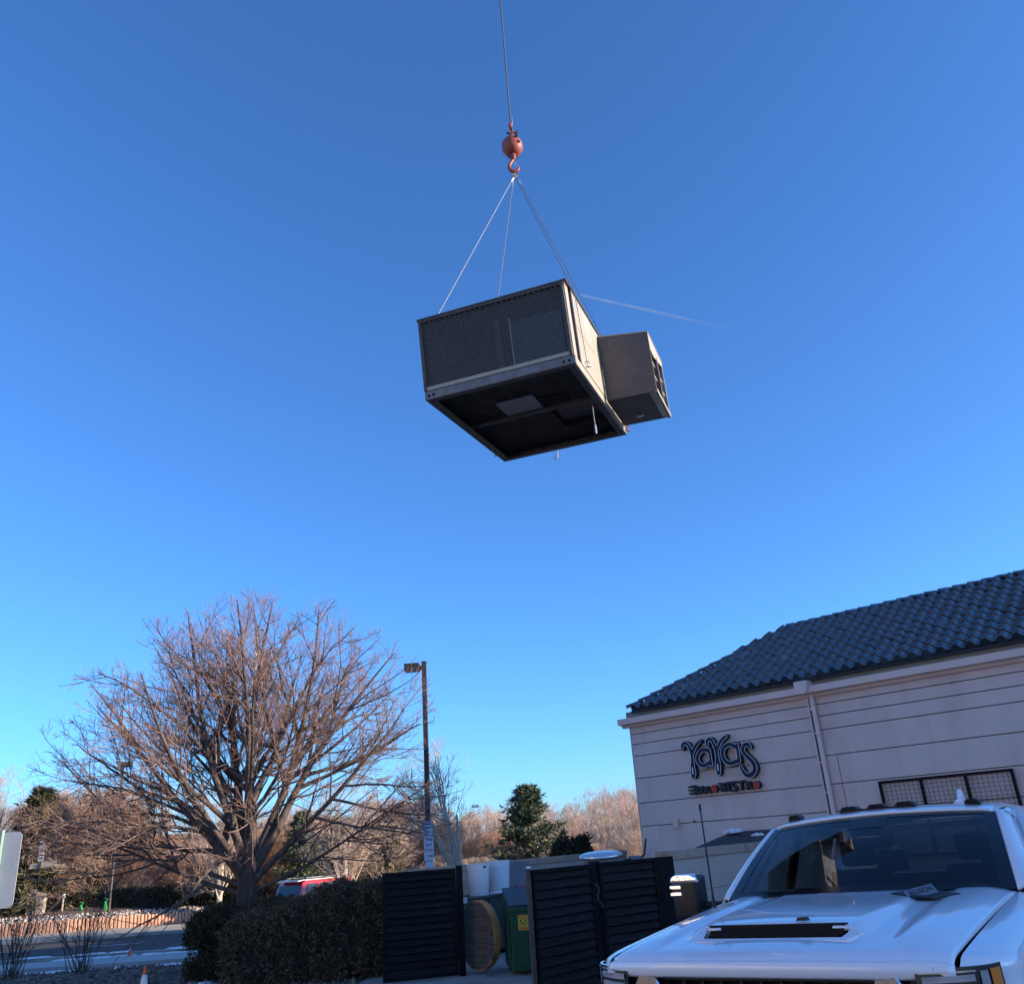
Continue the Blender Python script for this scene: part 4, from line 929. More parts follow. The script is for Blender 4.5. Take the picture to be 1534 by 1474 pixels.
sc_.add(o_ + i_ + [(x, y + .02, z - .05) for x, y, z in i_] + [(x, y, z - .03) for x, y, z in o_], [(k, (k + 1) % 6, 6 + (k + 1) % 6, 6 + k) for k in range(6)] + [(6 + k, 6 + (k + 1) % 6, 12 + (k + 1) % 6, 12 + k) for k in range(6)] + [((k + 1) % 6, k, 18 + k, 18 + (k + 1) % 6) for k in range(6)])
scoop = sc_.build('hood_scoop', 'white paint', tk, smooth=True, sharp=25)
b = MB(); b.box(-.38, .38, .15, .255, zc - .075, zc - .060); b.box(-.36, .36, .235, .25, zc - .06, zc + .022); b.build('scoop_recess', 'rubber', scoop)
b = MB()
for k in range(9): x = -.32 + k * .08; b.box(x, x + .008, .165, .235, zc - .060, zc - .022)
for y in (.185, .215): b.box(-.345, .345, y, y + .006, zc - .050, zc - .026 + (y - .17) * .6)
b.build('scoop_grille', 'rubber', scoop)
MB().prism([(.10, zc + .032), (.16, zc + .032), (.15, zc + .048), (.11, zc + .046)], 'y', .262, .30).build('washer_jet', 'plastic', tk)
# fenders
def fender(sg_):
    def top(u, v):
        p = Vector(hood_pt(1 if sg_ > 0 else 0, v)); y = p.y + .0 + (.04 * (1 - v)) * u
        if v < .12: pass
        x = .866 + (1.045 - .866) * (math.sin(u * math.pi / 2) ** 1.1) * (1 - .50 * max(0, 1 - v / .16) ** 2) 
        z = p.z - .004 - .085 * (1 - math.cos(u * math.pi / 2)) - .0
        return (sg_ * x, y + .10 * u * max(0, 1 - v / .2), z)
    b = MB(); b.grid(top, 10, 30); n0 = len(b.v)
    def side(u, v):
        p = Vector(top(1, v)); arch = .47 + math.sqrt(max(0, .50 ** 2 - (p.y - .98) ** 2)) if abs(p.y - .98) < .50 else .50
        arch = max(arch, .50); z = lerp(p.z, arch, u)
        bulge = .012 * math.sin(u * math.pi * 1.2) + .035 * sm((u - .12) / .12) * (1 if v > .08 else v / .08) * (1 - .5 * sm((v - .7) / .3))
        return (p.x + sg_ * bulge, p.y, z)
    b.grid(side, 16, 30)
    o = b.build('fender', 'white paint', tk, smooth=True, sharp=45); o.data
    bm = bmesh.new(); bm.from_mesh(o.data); bmesh.ops.remove_doubles(bm, verts=bm.verts, dist=.0005); bmesh.ops.recalc_face_normals(bm, faces=bm.faces); bm.to_mesh(o.data); bm.free()
    return o
fender(1); fender(-1)
MB().box(-.99, .99, .10, 1.35, .60, 1.30).build('engine_bay', 'rubber', tk)
# nose: grille, lamps, bumper
MB().box(-.80, .80, .05, .20, .78, 1.385).build('grille_backing', 'rubber', tk)
gr = MB(); gr.box(-.69, .69, -.02, .05, .80, .84).box(-.69, -.66, -.015, .05, .84, 1.35).box(.66, .69, -.015, .05, .84, 1.35).box(-.69, .69, -.02, .05, 1.351, 1.365)
g_ = gr.build('grille', 'plastic', tk, bevel=.005)
for k in range(7): MB().box(-.655, .655, -.010, .03, .88 + k * .075, .905 + k * .075).build('grille_bar', 'plastic', g_, bevel=.004)
for k in range(13): MB().box(-.62 + k * .1, -.608 + k * .1, -.005, .04, .845, 1.35).build('grille_bar', 'plastic', g_)
for s in (-1, 1):
    q = [(s * .54, 1.372), (s * .62, 1.372), (s * .67, 1.30), (s * .51, 1.30)]
    MB().prism(q, 'y', -.075, -.05).build('chrome_trim', 'chrome', tk, bevel=.006)
    # headlight: wraps the corner
    hl = [Vector(p) for p in [(.70, -.058), (.78, -.034), (.86, .006), (.925, .052), (.965, .100), (.992, .170)]]; cum = [0]
    for k in range(1, 6): cum.append(cum[-1] + (hl[k] - hl[k - 1]).length)
    def hp_(t, z, off, s=s):
        d = t * cum[-1]; k = max(i for i in range(5) if cum[i] <= d + 1e-9); f = (d - cum[k]) / (cum[k + 1] - cum[k]); p = hl[k].lerp(hl[k + 1], f); e = (hl[k + 1] - hl[k]).normalized()
        return (s * (p.x + e.y * off), p.y - e.x * off, z)
    def band(b, t0, t1, z0, z1, off, n=6):
        rows = [hp_(t0 + (t1 - t0) * i / n, z, off) for z in (z0, z1) for i in range(n + 1)]; rows2 = [hp_(t0 + (t1 - t0) * i / n, z, off - .012) for z in (z0, z1) for i in range(n + 1)]; m = n + 1
        b.add(rows, [(i, i + 1, m + i + 1, m + i) for i in range(n)]); b.add([rows[m + i] for i in range(m)] + [rows2[m + i] for i in range(m)], [(i, i + 1, m + i + 1, m + i) for i in range(n)]); b.add([rows[i] for i in range(m)] + [rows2[i] for i in range(m)], [(i, i + 1, m + i + 1, m + i) for i in range(n)])
        return b
    h = band(MB(), 0, 1, 1.19, 1.392, 0, 10).build('headlight', 'smoke', tk)
    for (z0, z1) in ((1.338, 1.362), (1.292, 1.320), (1.225, 1.275)): band(MB(), .06, .60, z0, z1, .006).build('lens', 'lens', h)
    band(MB(), .03, .62, 1.372, 1.378, .005).build('light_bar', 'chrome', h)
    band(MB(), .66, .76, 1.23, 1.372, .005).build('reflector', 'lens', h)
    band(MB(), .79, .95, 1.23, 1.378, .006).build('side_marker', 'amber', h)
MB().prism([(-1.02, .02), (-.80, -.18), (.80, -.18), (1.02, .02), (1.02, .18), (-1.02, .18)], 'z', .45, .78).build('bumper', 'chrome', tk, bevel=.03, smooth=True)
# windscreen
def ws(u, v, o=0):
    a = u * 2 - 1; s = abs(a)
    x = a * lerp(.875, .745, v); y = lerp(1.385 + .205 * s * s, 2.14 + .13 * s * s, v); z = lerp(1.600 - .030 * s * s, 2.015 - .035 * s * s, v) + .022 * math.sin(math.pi * v) + o
    return (x, y, z)
b = MB(); b.grid(lambda u, v: ws(u, v), 32, 16); b.build('windshield', 'windscreen', tk, smooth=True, sharp=80)
b = MB(); n1 = 32
def fr(u0, u1, v0, v1, nu, nv): b.grid(lambda u, v: ws(lerp(u0, u1, u), lerp(v0, v1, v), .0025), nu, nv)
fr(0, 1, 0, .07, 32, 2); fr(0, 1, .955, 1, 32, 2); fr(0, .045, .07, .955, 2, 16); fr(.955, 1, .07, .955, 2, 16); fr(.42, .58, .80, .955, 6, 3)
b.build('windshield_border', 'frit', tk, smooth=True, sharp=80)
MB().box(-.07, .07, 2.0, 2.08, 1.90, 1.95).build('mirror_camera_pod', 'plastic', tk, bevel=.01)
# cowl
b = MB(); b.grid(lambda u, v: (lerp(-.90, .90, u), lerp(1.33, 1.47, v) + .2 * (2 * u - 1) ** 2, 1.555 - .02 * (2 * u - 1) ** 2 - .012 * v), 24, 2); b.build('cowl', 'plastic', tk)
for s, x0, x1 in ((-1, -.80, -.12), (1, .05, .78)):
    MB().tube([(x0, 1.40 + .2 * (x0 / .87) ** 2 + .04, 1.600), ((x0 + x1) / 2, 1.47, 1.622), (x1, 1.44 + .2 * (x1 / .87) ** 2, 1.605)], .010, 6).build('wiper', 'plastic', tk)
# A pillars, roof, rails
def apil(sg_):
    prof = [(0, 0, .002), (.025, .015, .016), (.060, .05, .012), (.095, .11, -.012), (.112, .17, -.04)]
    b = MB(); n = 14; rows = []
    for j in range(n + 1):
        v = j / n; p = ws(1, v)
        for (dx, dy, dz) in prof: rows.append((sg_ * (p[0] + dx * lerp(1, .72, v)), p[1] + dy * lerp(1, .8, v), p[2] + dz))
    m = len(prof); b.add(rows, [(j * m + i, j * m + i + 1, (j + 1) * m + i + 1, (j + 1) * m + i) for j in range(n) for i in range(m - 1)])
    o = b.build('pillar', 'white paint', tk, smooth=True, sharp=60); solidify(o, .02, -1 if sg_ > 0 else 1)
apil(1); apil(-1)
def roof_pt(u, v):
    a = u * 2 - 1; s = abs(a); p = ws(u, 1)
    x = a * (.745 + .012 * sm(v * 3)); y = lerp(p[1] + .004, 4.12, v)
    z = lerp(2.017, 1.99, v) - .035 * s * s + .058 * math.sin(math.pi * min(1, (.02 + v) ** .55)) - .03 * max(0, s - .94) / .06
    for rx in (.28, .52): z += .0
    return (x, y, z)
b = MB(); vs_ = [0, .005, .015, .03, .05, .08, .12, .17, .25, .35, .5, .65, .8, .9, .97, 1]
b.add([roof_pt(i / 40, v) for v in vs_ for i in range(41)], [(j * 41 + i, j * 41 + i + 1, (j + 1) * 41 + i + 1, (j + 1) * 41 + i) for j in range(15) for i in range(40)])
o = b.build('roof', 'white paint', tk, smooth=True, sharp=70); solidify(o, .02)
for s in (-1, 1):
    b = MB(); pts = []
    def rail(u, v, s=s):
        p = Vector(roof_pt(1, .012 + v * .98)); e = ws(1, 1)
        cx = [0.012, .035, .062, .082, .085][int(round(u * 4))]; cz = [-.012, .008, -.002, -.035, -.07][int(round(u * 4))]
        return (s * (p.x + cx), p.y + .12 * u * (1 - v), min(p.z, 2.03) + cz)
    b.grid(rail, 4, 20); o = b.build('roof_rail', 'white paint', tk, smooth=True, sharp=60)
    MB().tube([(s * (roof_pt(1, v)[0] + .006), roof_pt(1, v)[1], roof_pt(1, v)[2] - .004) for v in [i / 16 for i in range(17)]], .012, 6).build('roof_ditch', 'frit', tk)
def lampb(name, x0, x1, y, z, parent, bumps):
    b = MB(); b.prism([(x0, z), (x0 + .025, z + .016), (x1 - .025, z + .016), (x1, z)], 'y', y, y + .13)
    for (c, w_) in bumps: b.prism([(c - w_ / 2, z + .012), (c - w_ / 2 + .02, z + .040), (c + w_ / 2 - .02, z + .040), (c + w_ / 2, z + .016)], 'y', y - .008, y + .10)
    o = b.build(name, 'plastic', parent, bevel=.005)
    for (c, w_) in bumps: MB().prism([(c - w_ / 2 + .018, z + .012), (c - w_ / 2 + .026, z + .034), (c + w_ / 2 - .026, z + .034), (c + w_ / 2 - .018, z + .016)], 'y', y - .011, y - .0075).build('lens', 'rubber', o)
zr_ = 2.046
lampb('roof_lamp_bar', -.27, .27, 2.30, zr_ + .008, tk, [(-.19, .13), (0, .13), (.19, .13)])
for x in (-.62, .60): lampb('roof_lamp', x - .055, x + .055, 2.36, zr_ - .014, tk, [(x, .10)])
MB().prism([(2.78, 2.06), (3.02, 2.06), (2.98, 2.085), (2.93, 2.15), (2.90, 2.155), (2.84, 2.09)], 'x', .415, .445).build('aerial_fin', 'white paint', tk, bevel=.008)
MB().prism([(.39, 2.055), (.47, 2.055), (.445, 2.085), (.415, 2.085)], 'y', 2.80, 3.0).build('aerial_base', 'white paint', tk, bevel=.006)
# doors, glass, pillars, bed
for s in (-1, 1):
    def X(a): return s * a
    for (y0, y1) in ((1.72, 2.92), (2.93, 3.98)):
        b = MB(); b.grid(lambda u, v: (X(1.03 + .015 * math.sin(math.pi * v) - .02 * (v > .93)), lerp(y0, y1, u), lerp(.55, 1.50, v)), 6, 12)
        dr = b.build('door', 'white paint', tk, smooth=True, sharp=60); solidify(dr, .04, -1 if s > 0 else 1)
        MB().box(min(X(1.045), X(1.08)), max(X(1.045), X(1.08)), y1 - .28, y1 - .08, 1.30, 1.34).build('handle', 'white paint', dr, bevel=.01)
    # window frames and glass
    def sp_(y, t): return (X(lerp(.985, .815, t)), y, lerp(1.505, 1.975, t))
    for (a0, a1, c0, c1) in ((1.98, 2.10, 2.50, 2.58), (2.84, 2.96, 2.84, 2.96), (3.86, 4.10, 3.80, 4.08)):
        b = MB(); b.add([sp_(a0, 0), sp_(a1, 0), sp_(c1, 1), sp_(c0, 1)], [(0, 1, 2, 3)]); o = b.build('window_pillar', 'frit' if a0 > 2.5 and a0 < 3 else 'white paint', tk); solidify(o, .03, 0)
    b = MB(); b.add([(X(1.0), 1.62, 1.50), (X(1.0), 1.98, 1.50), sp_(1.98, .0), sp_(2.50, 1), (X(.86), 2.44, 1.96), (X(.985), 1.74, 1.55)], [(0, 1, 2, 3, 4, 5)]); o = b.build('mirror_sail', 'white paint', tk); solidify(o, .02, 0)
    b = MB(); b.add([sp_(2.10, .01), sp_(2.84, .01), sp_(2.84, .97), sp_(2.56, .97)], [(0, 1, 2, 3)]); b.build('side_window', 'sideglass', tk)
    b = MB(); b.add([sp_(2.96, .01), sp_(3.86, .01), sp_(3.80, .97), sp_(2.96, .97)], [(0, 1, 2, 3)]); b.build('side_window', 'sideglass', tk)
    MB().tube([sp_(2.10, .02), sp_(2.56, .96), sp_(2.84, .96)], .012, 6).build('window_seal', 'frit', tk)
    # bed sides, wheels, mirror
    b = MB(); b.grid(lambda u, v: (X(1.03 + .015 * math.sin(math.pi * v)), lerp(4.14, 6.15, u), lerp(.62, 1.50, v)), 10, 8); o = b.build('bed_side', 'white paint', tk, smooth=True); solidify(o, .06, -1 if s > 0 else 1)
    for y in (.98, 5.0):
        wh = D.objects.new('wheel', None); COL.objects.link(wh); wh.parent = tk; wh.location = (X(.90), y, .42); wh.rotation_euler = (0, R(90), 0)
        MB().lathe([(.24, -.13), (.38, -.13), (.42, -.09), (.42, .09), (.38, .13), (.24, .13)], 32, ring=True).build('tyre', 'rubber', wh, smooth=True, sharp=50)
        b = MB(); b.lathe([(.245, -.10), (.245, .10)], 28); 
        for k in range(6): b.box(.05, .24, -.03, .03, .04, .09, Matrix.Rotation(k * math.pi / 3, 4, 'Z'))
        b.build('rim', 'steel', wh)
    arm = MB().tube([(X(1.0), 1.86, 1.52), (X(1.16), 1.80, 1.53)], .03, 8)
    mi = MB(); x0, x1 = sorted((X(1.15), X(1.36))); mi.box(x0, x1, 1.70, 1.86, 1.44, 1.735); mo = mi.build('mirror', 'plastic', tk, bevel=.035, smooth=True, sharp=60)
    arm.build('mirror_arm', 'plastic', tk)
    MB().prism([(x0 - .003, 1.685), (x0 + .01, 1.725), (x0 + .05, 1.742), (x1 - .05, 1.742), (x1 - .01, 1.725), (x1 + .003, 1.685)], 'y', 1.694, 1.84).build('mirror_cap', 'chrome', mo, bevel=.012, smooth=True, sharp=50)
    xs0 = x0 - .004 if s < 0 else x1 - .085
    for z in (1.605, 1.65): MB().box(xs0, xs0 + .089, 1.690, 1.76, z, z + .024).build('marker_lamp', 'chrome', mo, bevel=.004)
MB().box(-.98, .98, 6.10, 6.16, .62, 1.48).build('tailgate', 'white paint', tk, bevel=.01)
MB().box(-.97, .97, 4.14, 6.12, .60, .68).build('bed_floor', 'plastic', tk)
MB().box(-.98, .98, 4.13, 4.17, .68, 1.48).build('bed_front', 'white paint', tk)
MB().box(-.45, .45, .3, 6.0, .40, .60).build('chassis', 'rubber', tk)
b = MB(); b.box(-.80, -.60, 4.085, 4.12, 1.52, 1.92).box(.60, .80, 4.085, 4.12, 1.52, 1.92).box(-.60, .60, 4.085, 4.12, 1.90, 1.95).box(-.98, .98, 4.085, 4.12, .6, 1.54); b.build('cab_back', 'white paint', tk)
MB().box(-.60, .60, 4.095, 4.10, 1.54, 1.90).build('rear_window', 'sideglass', tk)
MB().box(-.99, .99, 1.70, 4.08, .52, .58).build('cab_floor', 'seat', tk)
MB().box(-.97, .97, 1.60, 1.70, .58, 1.40).build('firewall', 'seat', tk)
# interior
b = MB(); b.prism([(1.55, 1.40), (1.62, 1.535), (1.95, 1.52), (2.12, 1.46), (2.16, 1.25), (1.7, 1.1)], 'x', -.86, .86); b.build('dashboard', 'dash', tk, bevel=.02, smooth=True)
for x in (-.42, .42):
    s_ = MB(); s_.box(x - .26, x + .26, 2.45, 2.98, .95, 1.12); se = s_.build('seat', 'seat', tk, bevel=.05, smooth=True)
    b = MB(); b.prism([(x - .25, 1.10), (x + .25, 1.10), (x + .22, 1.66), (x - .22, 1.66)], 'y', 2.92, 3.05); b.build('seat_back', 'seat', se, bevel=.04, smooth=True)
    MB().box(x - .13, x + .13, 2.96, 3.06, 1.68, 1.86).build('headrest', 'seat', se, bevel=.04, smooth=True)
b = MB(); b.box(-.75, .75, 3.70, 3.85, .95, 1.58).box(-.52, -.28, 3.72, 3.82, 1.60, 1.76).box(.28, .52, 3.72, 3.82, 1.60, 1.76); b.build('rear_bench', 'seat', tk, bevel=.03, smooth=True)
b = MB(); sw = [(.42 + .19 * math.cos(a), 2.28 + .07 * math.sin(a), 1.42 + .17 * math.sin(a)) for a in [2 * math.pi * k / 24 for k in range(25)]]; b.tube(sw, .016, 8, cap=False); b.tube([(.24, 2.28, 1.42), (.42, 2.27, 1.40), (.60, 2.28, 1.42)], .02, 6); b.build('steering_wheel', 'dash', tk, smooth=True)
MB().box(-.12, .12, 2.02, 2.05, 1.82, 1.885).build('rear_view_mirror', 'plastic', tk, bevel=.01)
MB().box(-.80, .80, 2.3, 4.05, 1.955, 1.965).build('headliner', material('headliner', (.12, .12, .12), rough=1), tk)
for x in (-.98, .97): MB().box(x, x + .01, 1.72, 4.08, .58, 1.49).build('door_trim', 'seat', tk)
# red ornament on the dashboard
bo = thing('red_ornament', 'small red ornament on the dashboard behind the windshield', 'ornament', (0, 0, 0))
tkm = Matrix.Translation((1.0, 4.6, 0)) @ Matrix.Rotation(-.64, 4, 'Z')
bo.location = tkm @ Vector((-.34, 1.66, 1.555))
for (x, z, rr) in ((-.025, .02, .024), (.022, .026, .027), (0.0, .008, .016)):
    bm = bmesh.new(); bmesh.ops.create_icosphere(bm, subdivisions=2, radius=rr); me = D.meshes.new('bead'); bm.to_mesh(me); bm.free(); o = mesh_obj('bead', me, 'redletter', bo); o.location = (x, 0, z)
# antenna
MB().tube([(-.93, 1.47, 1.53), (-.93, 1.475, 1.56), (-.932, 1.48, 1.63), (-.938, 1.50, 2.17)], [.016, .014, .007, .005], 8).build('antenna', 'plastic', tk)
MB().tube([(-.938, 1.50, 2.14), (-.9385, 1.501, 2.185)], .008, 6).build('antenna_tip', 'plastic', tk)
# black folder with badge at the back of the hood
fo = thing('black_tray', 'flat black tray with a pale lettered badge lying at the back of the white hood', 'tray', tkm @ Vector((.44, 1.20, 1.604)), -.64)
fo.rotation_euler = (R(3), R(2.0), -.64); fo.scale = (.66, .66, .66)
MB().add([(-.23, .06, 0), (.02, -.15, 0), (.16, -.17, 0), (.34, .08, 0), (.1, .16, 0), (-.1, .14, 0)] + [(-.21, .06, .012), (.02, -.14, .012), (.16, -.155, .014), (.32, .08, .014), (.1, .15, .03), (-.1, .13, .03)],
         [(5, 4, 3, 2, 1, 0), (6, 7, 8, 9, 10, 11)] + [(i, (i + 1) % 6, 6 + (i + 1) % 6, 6 + i) for i in range(6)]).build('tray', 'plastic', fo)
bd = MB().box(-.105, .105, -.035, .035, .0, .014).build('badge', material('badge blue grey', (.16, .20, .27), rough=.35, metal=.3), fo, bevel=.004); bd.location = (.045, -.02, .028); bd.rotation_euler = (R(30), R(-10), R(34)); bd.scale = (1.15, 1.6, 1)
t_ = text('ALLISON', .044, 'blackink', bd, (0, 0, .0148), (0, 0, 0), .0006, bold=.001)

# ------------------------------------------------------------------ vegetation generators (numpy)
def nrm(v): return v / np.maximum(1e-9, np.linalg.norm(v, axis=-1, keepdims=True))
def tubes(P, Rr, sides):
    """P (N,K,3), Rr (N,K) -> verts, quads"""
    N, K, _ = P.shape
    T = np.empty_like(P); T[:, 1:-1] = P[:, 2:] - P[:, :-2]; T[:, 0] = P[:, 1] - P[:, 0]; T[:, -1] = P[:, -1] - P[:, -2]; T = nrm(T)
    ref = np.where(np.abs(T[..., 2:3]) < .9, np.array([0, 0, 1.]), np.array([1., 0, 0])); U = nrm(np.cross(T, ref)); V = np.cross(T, U)
    a = np.arange(sides) * 2 * math.pi / sides
    X = P[:, :, None] + Rr[:, :, None, None] * (U[:, :, None] * np.cos(a)[:, None] + V[:, :, None] * np.sin(a)[:, None])
    base = (np.arange(N)[:, None, None] * K + np.arange(K - 1)[None, :, None]) * sides; k = np.arange(sides)[None, None]
    q = np.stack([base + k, base + (k + 1) % sides, base + sides + (k + 1) % sides, base + sides + k], -1).reshape(-1, 4)
    return X.reshape(-1, 3), q
def curves(rg, S, Dn, Ln, K, up=.1, wob=.12, sag=0.):
    N = len(S); P = np.empty((N, K, 3)); P[:, 0] = S; d = Dn.copy(); st = (Ln / (K - 1))[:, None]
    for k in range(1, K):
        d = nrm(d + rg.normal(0, wob, (N, 3)) + np.array([0, 0, up - sag * 1.0])); P[:, k] = P[:, k - 1] + d * st
    return P
def inside_len(S, Dn, c, rad_):
    s = (S - c) / rad_; d = Dn / rad_; A = (d * d).sum(-1); B = (s * d).sum(-1); C_ = (s * s).sum(-1) - 1
    disc = np.maximum(B * B - A * C_, 0); return np.where(C_ < 0, (-B + np.sqrt(disc)) / A, .0)
def children(rg, P, Rr, n, ang, frac, c, rad_, tmin=.25, outward=.35, lmin=.12, lmax=9., upb=.0):
    N, K, _ = P.shape; t = np.sort(rg.uniform(tmin, 1, (N, n)), 1); f = t * (K - 1); i = np.minimum(f.astype(int), K - 2); w = (f - i)[..., None]
    r_ = np.arange(N)[:, None]; S = P[r_, i] * (1 - w) + P[r_, i + 1] * w; T = nrm(P[r_, i + 1] - P[r_, i])
    R0 = Rr[r_, i] * (1 - w[..., 0]) + Rr[r_, i + 1] * w[..., 0]
    side = nrm(rg.normal(0, 1, (N, n, 3))); out = nrm(S - c); side = nrm(side + outward * out + np.array([0, 0, upb])); side = nrm(side - (side * T).sum(-1, keepdims=True) * T)
    a = np.radians(rg.uniform(ang[0], ang[1], (N, n)))[..., None]; Dn = nrm(T * np.cos(a) + side * np.sin(a))
    S, Dn, R0, tt = S.reshape(-1, 3), Dn.reshape(-1, 3), R0.reshape(-1), t.reshape(-1)
    PL = np.linalg.norm(P[:, -1] - P[:, 0], axis=-1).repeat(n)
    L = np.minimum(PL * frac * rg.uniform(.6, 1.2, len(S)) * (1.25 - .65 * tt), inside_len(S, Dn, c, rad_) * rg.uniform(.75, 1.08, len(S))); L = np.clip(L, 0, lmax)
    k = L > lmin; return S[k], Dn[k], L[k], R0[k]
def taper(R0, R1, K): t = np.linspace(0, 1, K)[None]; return R0[:, None] * (1 - t) + R1[:, None] * t

def big_tree():
    """wide bare tree with a short trunk and many rising limbs"""
    rg = np.random.default_rng(11)
    c = np.array([-.05, 0, 2.95]); rad_ = np.array([4.7, 4.3, 5.0])
    t = thing('bare_tree', 'large wide bare tree with dark trunk and reddish twigs standing behind the hedge', 'tree', (-6.05, 19.6, -.02))
    trunk = MB(); trunk.tube([(0, 0, -.3), (0.0, 0, .15), (.01, 0, .7), (-.01, .0, 1.25), (-.02, 0, 1.7), (.0, 0, 2.3)], [.40, .27, .22, .205, .20, .12], 14)
    for a in range(5): trunk.tube([(.15 * math.cos(a * 1.3), .15 * math.sin(a * 1.3), .9), (.42 * math.cos(a * 1.3), .42 * math.sin(a * 1.3), -.15)], [.08, .14], 6)
    trunk.build('trunk', 'bark', t, smooth=True, sharp=80)
    limbs = [  # start height, azimuth deg, elevation deg, length, radius, side limbs
        (1.10, 178, 14, 5.2, .055, 4),  (1.35, 168, 46, 5.4, .115, 6), (1.45, 140, 68, 5.8, .125, 6), (1.60, 185, 76, 6.2, .115, 5), (1.85, 60, 89, 6.6, .14, 7),
        (1.55, 20, 74, 6.4, .13, 6), (1.50, 4, 58, 6.0, .12, 5), (1.30, -4, 40, 4.8, .085, 4), (1.5, -75, 72, 6.0, .11, 5), (1.4, -125, 48, 5.0, .09, 4), (1.25, -168, 24, 5.0, .055, 3), (1.15, 2, 16, 4.4, .045, 2)]
    tw = []; tr_ = []
    for (h, az, el, Ln, r0, nb_) in limbs:
        h += .62; r0 *= .88
        az_, el_ = R(az), R(el); dn = np.array([[math.cos(az_) * math.cos(el_), math.sin(az_) * math.cos(el_), math.sin(el_)]])
        S = np.array([[.06 * math.cos(az_), .06 * math.sin(az_), h - .30]])
        L = np.minimum(Ln, inside_len(S, dn, c, rad_) * .97)
        P = curves(rg, S, dn, L, 12, up=.012 if el > 50 else .022, wob=.05); Rr = taper(np.array([r0]), np.array([.012]), 12)
        sb, db, lb_, qb = children(rg, P[:, :8], Rr[:, :8], nb_, (26, 56), 1.15, c, rad_, .18, .35, lmin=1.0)
        PB = curves(rg, sb, db, lb_, 12, up=.012, wob=.075); RB = taper(np.minimum(qb * .68, .07), np.full(len(qb), .010), 12)
        P = np.concatenate([P, PB]); Rr = np.concatenate([Rr, RB])
        s1, d1, l1, q1 = children(rg, P, Rr, 8, (24, 56), .50, c, rad_, .14, .2, lmin=.35)
        P1 = curves(rg, s1, d1, l1, 8, up=.03, wob=.09); R1 = taper(np.minimum(q1 * .50, .024), np.full(len(q1), .0055), 8)
        V0, Q0 = tubes(P, Rr, 8); V1, Q1 = tubes(P1, R1, 5)
        mesh_obj('limb', np_mesh('limb', np.concatenate([V0, V1]), quads=np.concatenate([Q0, Q1 + len(V0)]), smooth=True), 'limb', t)
        s2, d2, l2, q2 = children(rg, P1, R1, 7, (24, 58), .44, c, rad_, .15, .25, lmin=.15)
        sa, da, la, qa = children(rg, P, Rr, 12, (25, 58), .16, c, rad_, .35, .2, lmin=.15)
        s2, d2, l2, q2 = [np.concatenate(z) for z in ((s2, sa), (d2, da), (l2, la), (q2, qa))]
        k_ = s2[:, 2] > 1.45; s2, d2, l2, q2 = s2[k_], d2[k_], l2[k_], q2[k_]; d2[:, 2] = np.where(s2[:, 2] < 2.2, np.abs(d2[:, 2]), d2[:, 2])
        P2 = curves(rg, s2, d2, l2, 5, up=.04, wob=.10); R2 = taper(np.minimum(q2 * .6, .010), np.full(len(q2), .0034), 5)
        s3, d3, l3, q3 = children(rg, P2, R2, 5, (18, 55), .5, c, rad_ * 1.04, .2, .3, lmin=.08, lmax=.6)
        P3 = curves(rg, s3, d3, l3, 4, up=.05, wob=.12); R3 = taper(np.full(len(q3), .0031), np.full(len(q3), .0018), 4)
        s4, d4, l4, q4 = children(rg, P3, R3, 2, (18, 45), .55, c, rad_ * 1.05, .2, .2, lmin=.05, lmax=.35)
        P4 = curves(rg, s4, d4, l4, 3, up=.05, wob=.1); R4 = taper(np.full(len(q4), .0026), np.full(len(q4), .0016), 3)
        for Pq, Rq, sd_ in ((P2, R2, 4), (P3, R3, 3), (P4, R4, 3)): tw.append(tubes(Pq, Rq, sd_))
    off = 0; VV = []; QQ = []
    for v, q in tw: VV.append(v); QQ.append(q + off); off += len(v)
    VV, QQ = np.concatenate(VV), np.concatenate(QQ)
    o = mesh_obj('twigs', np_mesh('twigs', VV, quads=QQ), 'twig', t); o['kind'] = 'stuff'
    print('big tree quads', len(QQ)); return t
big_tree()

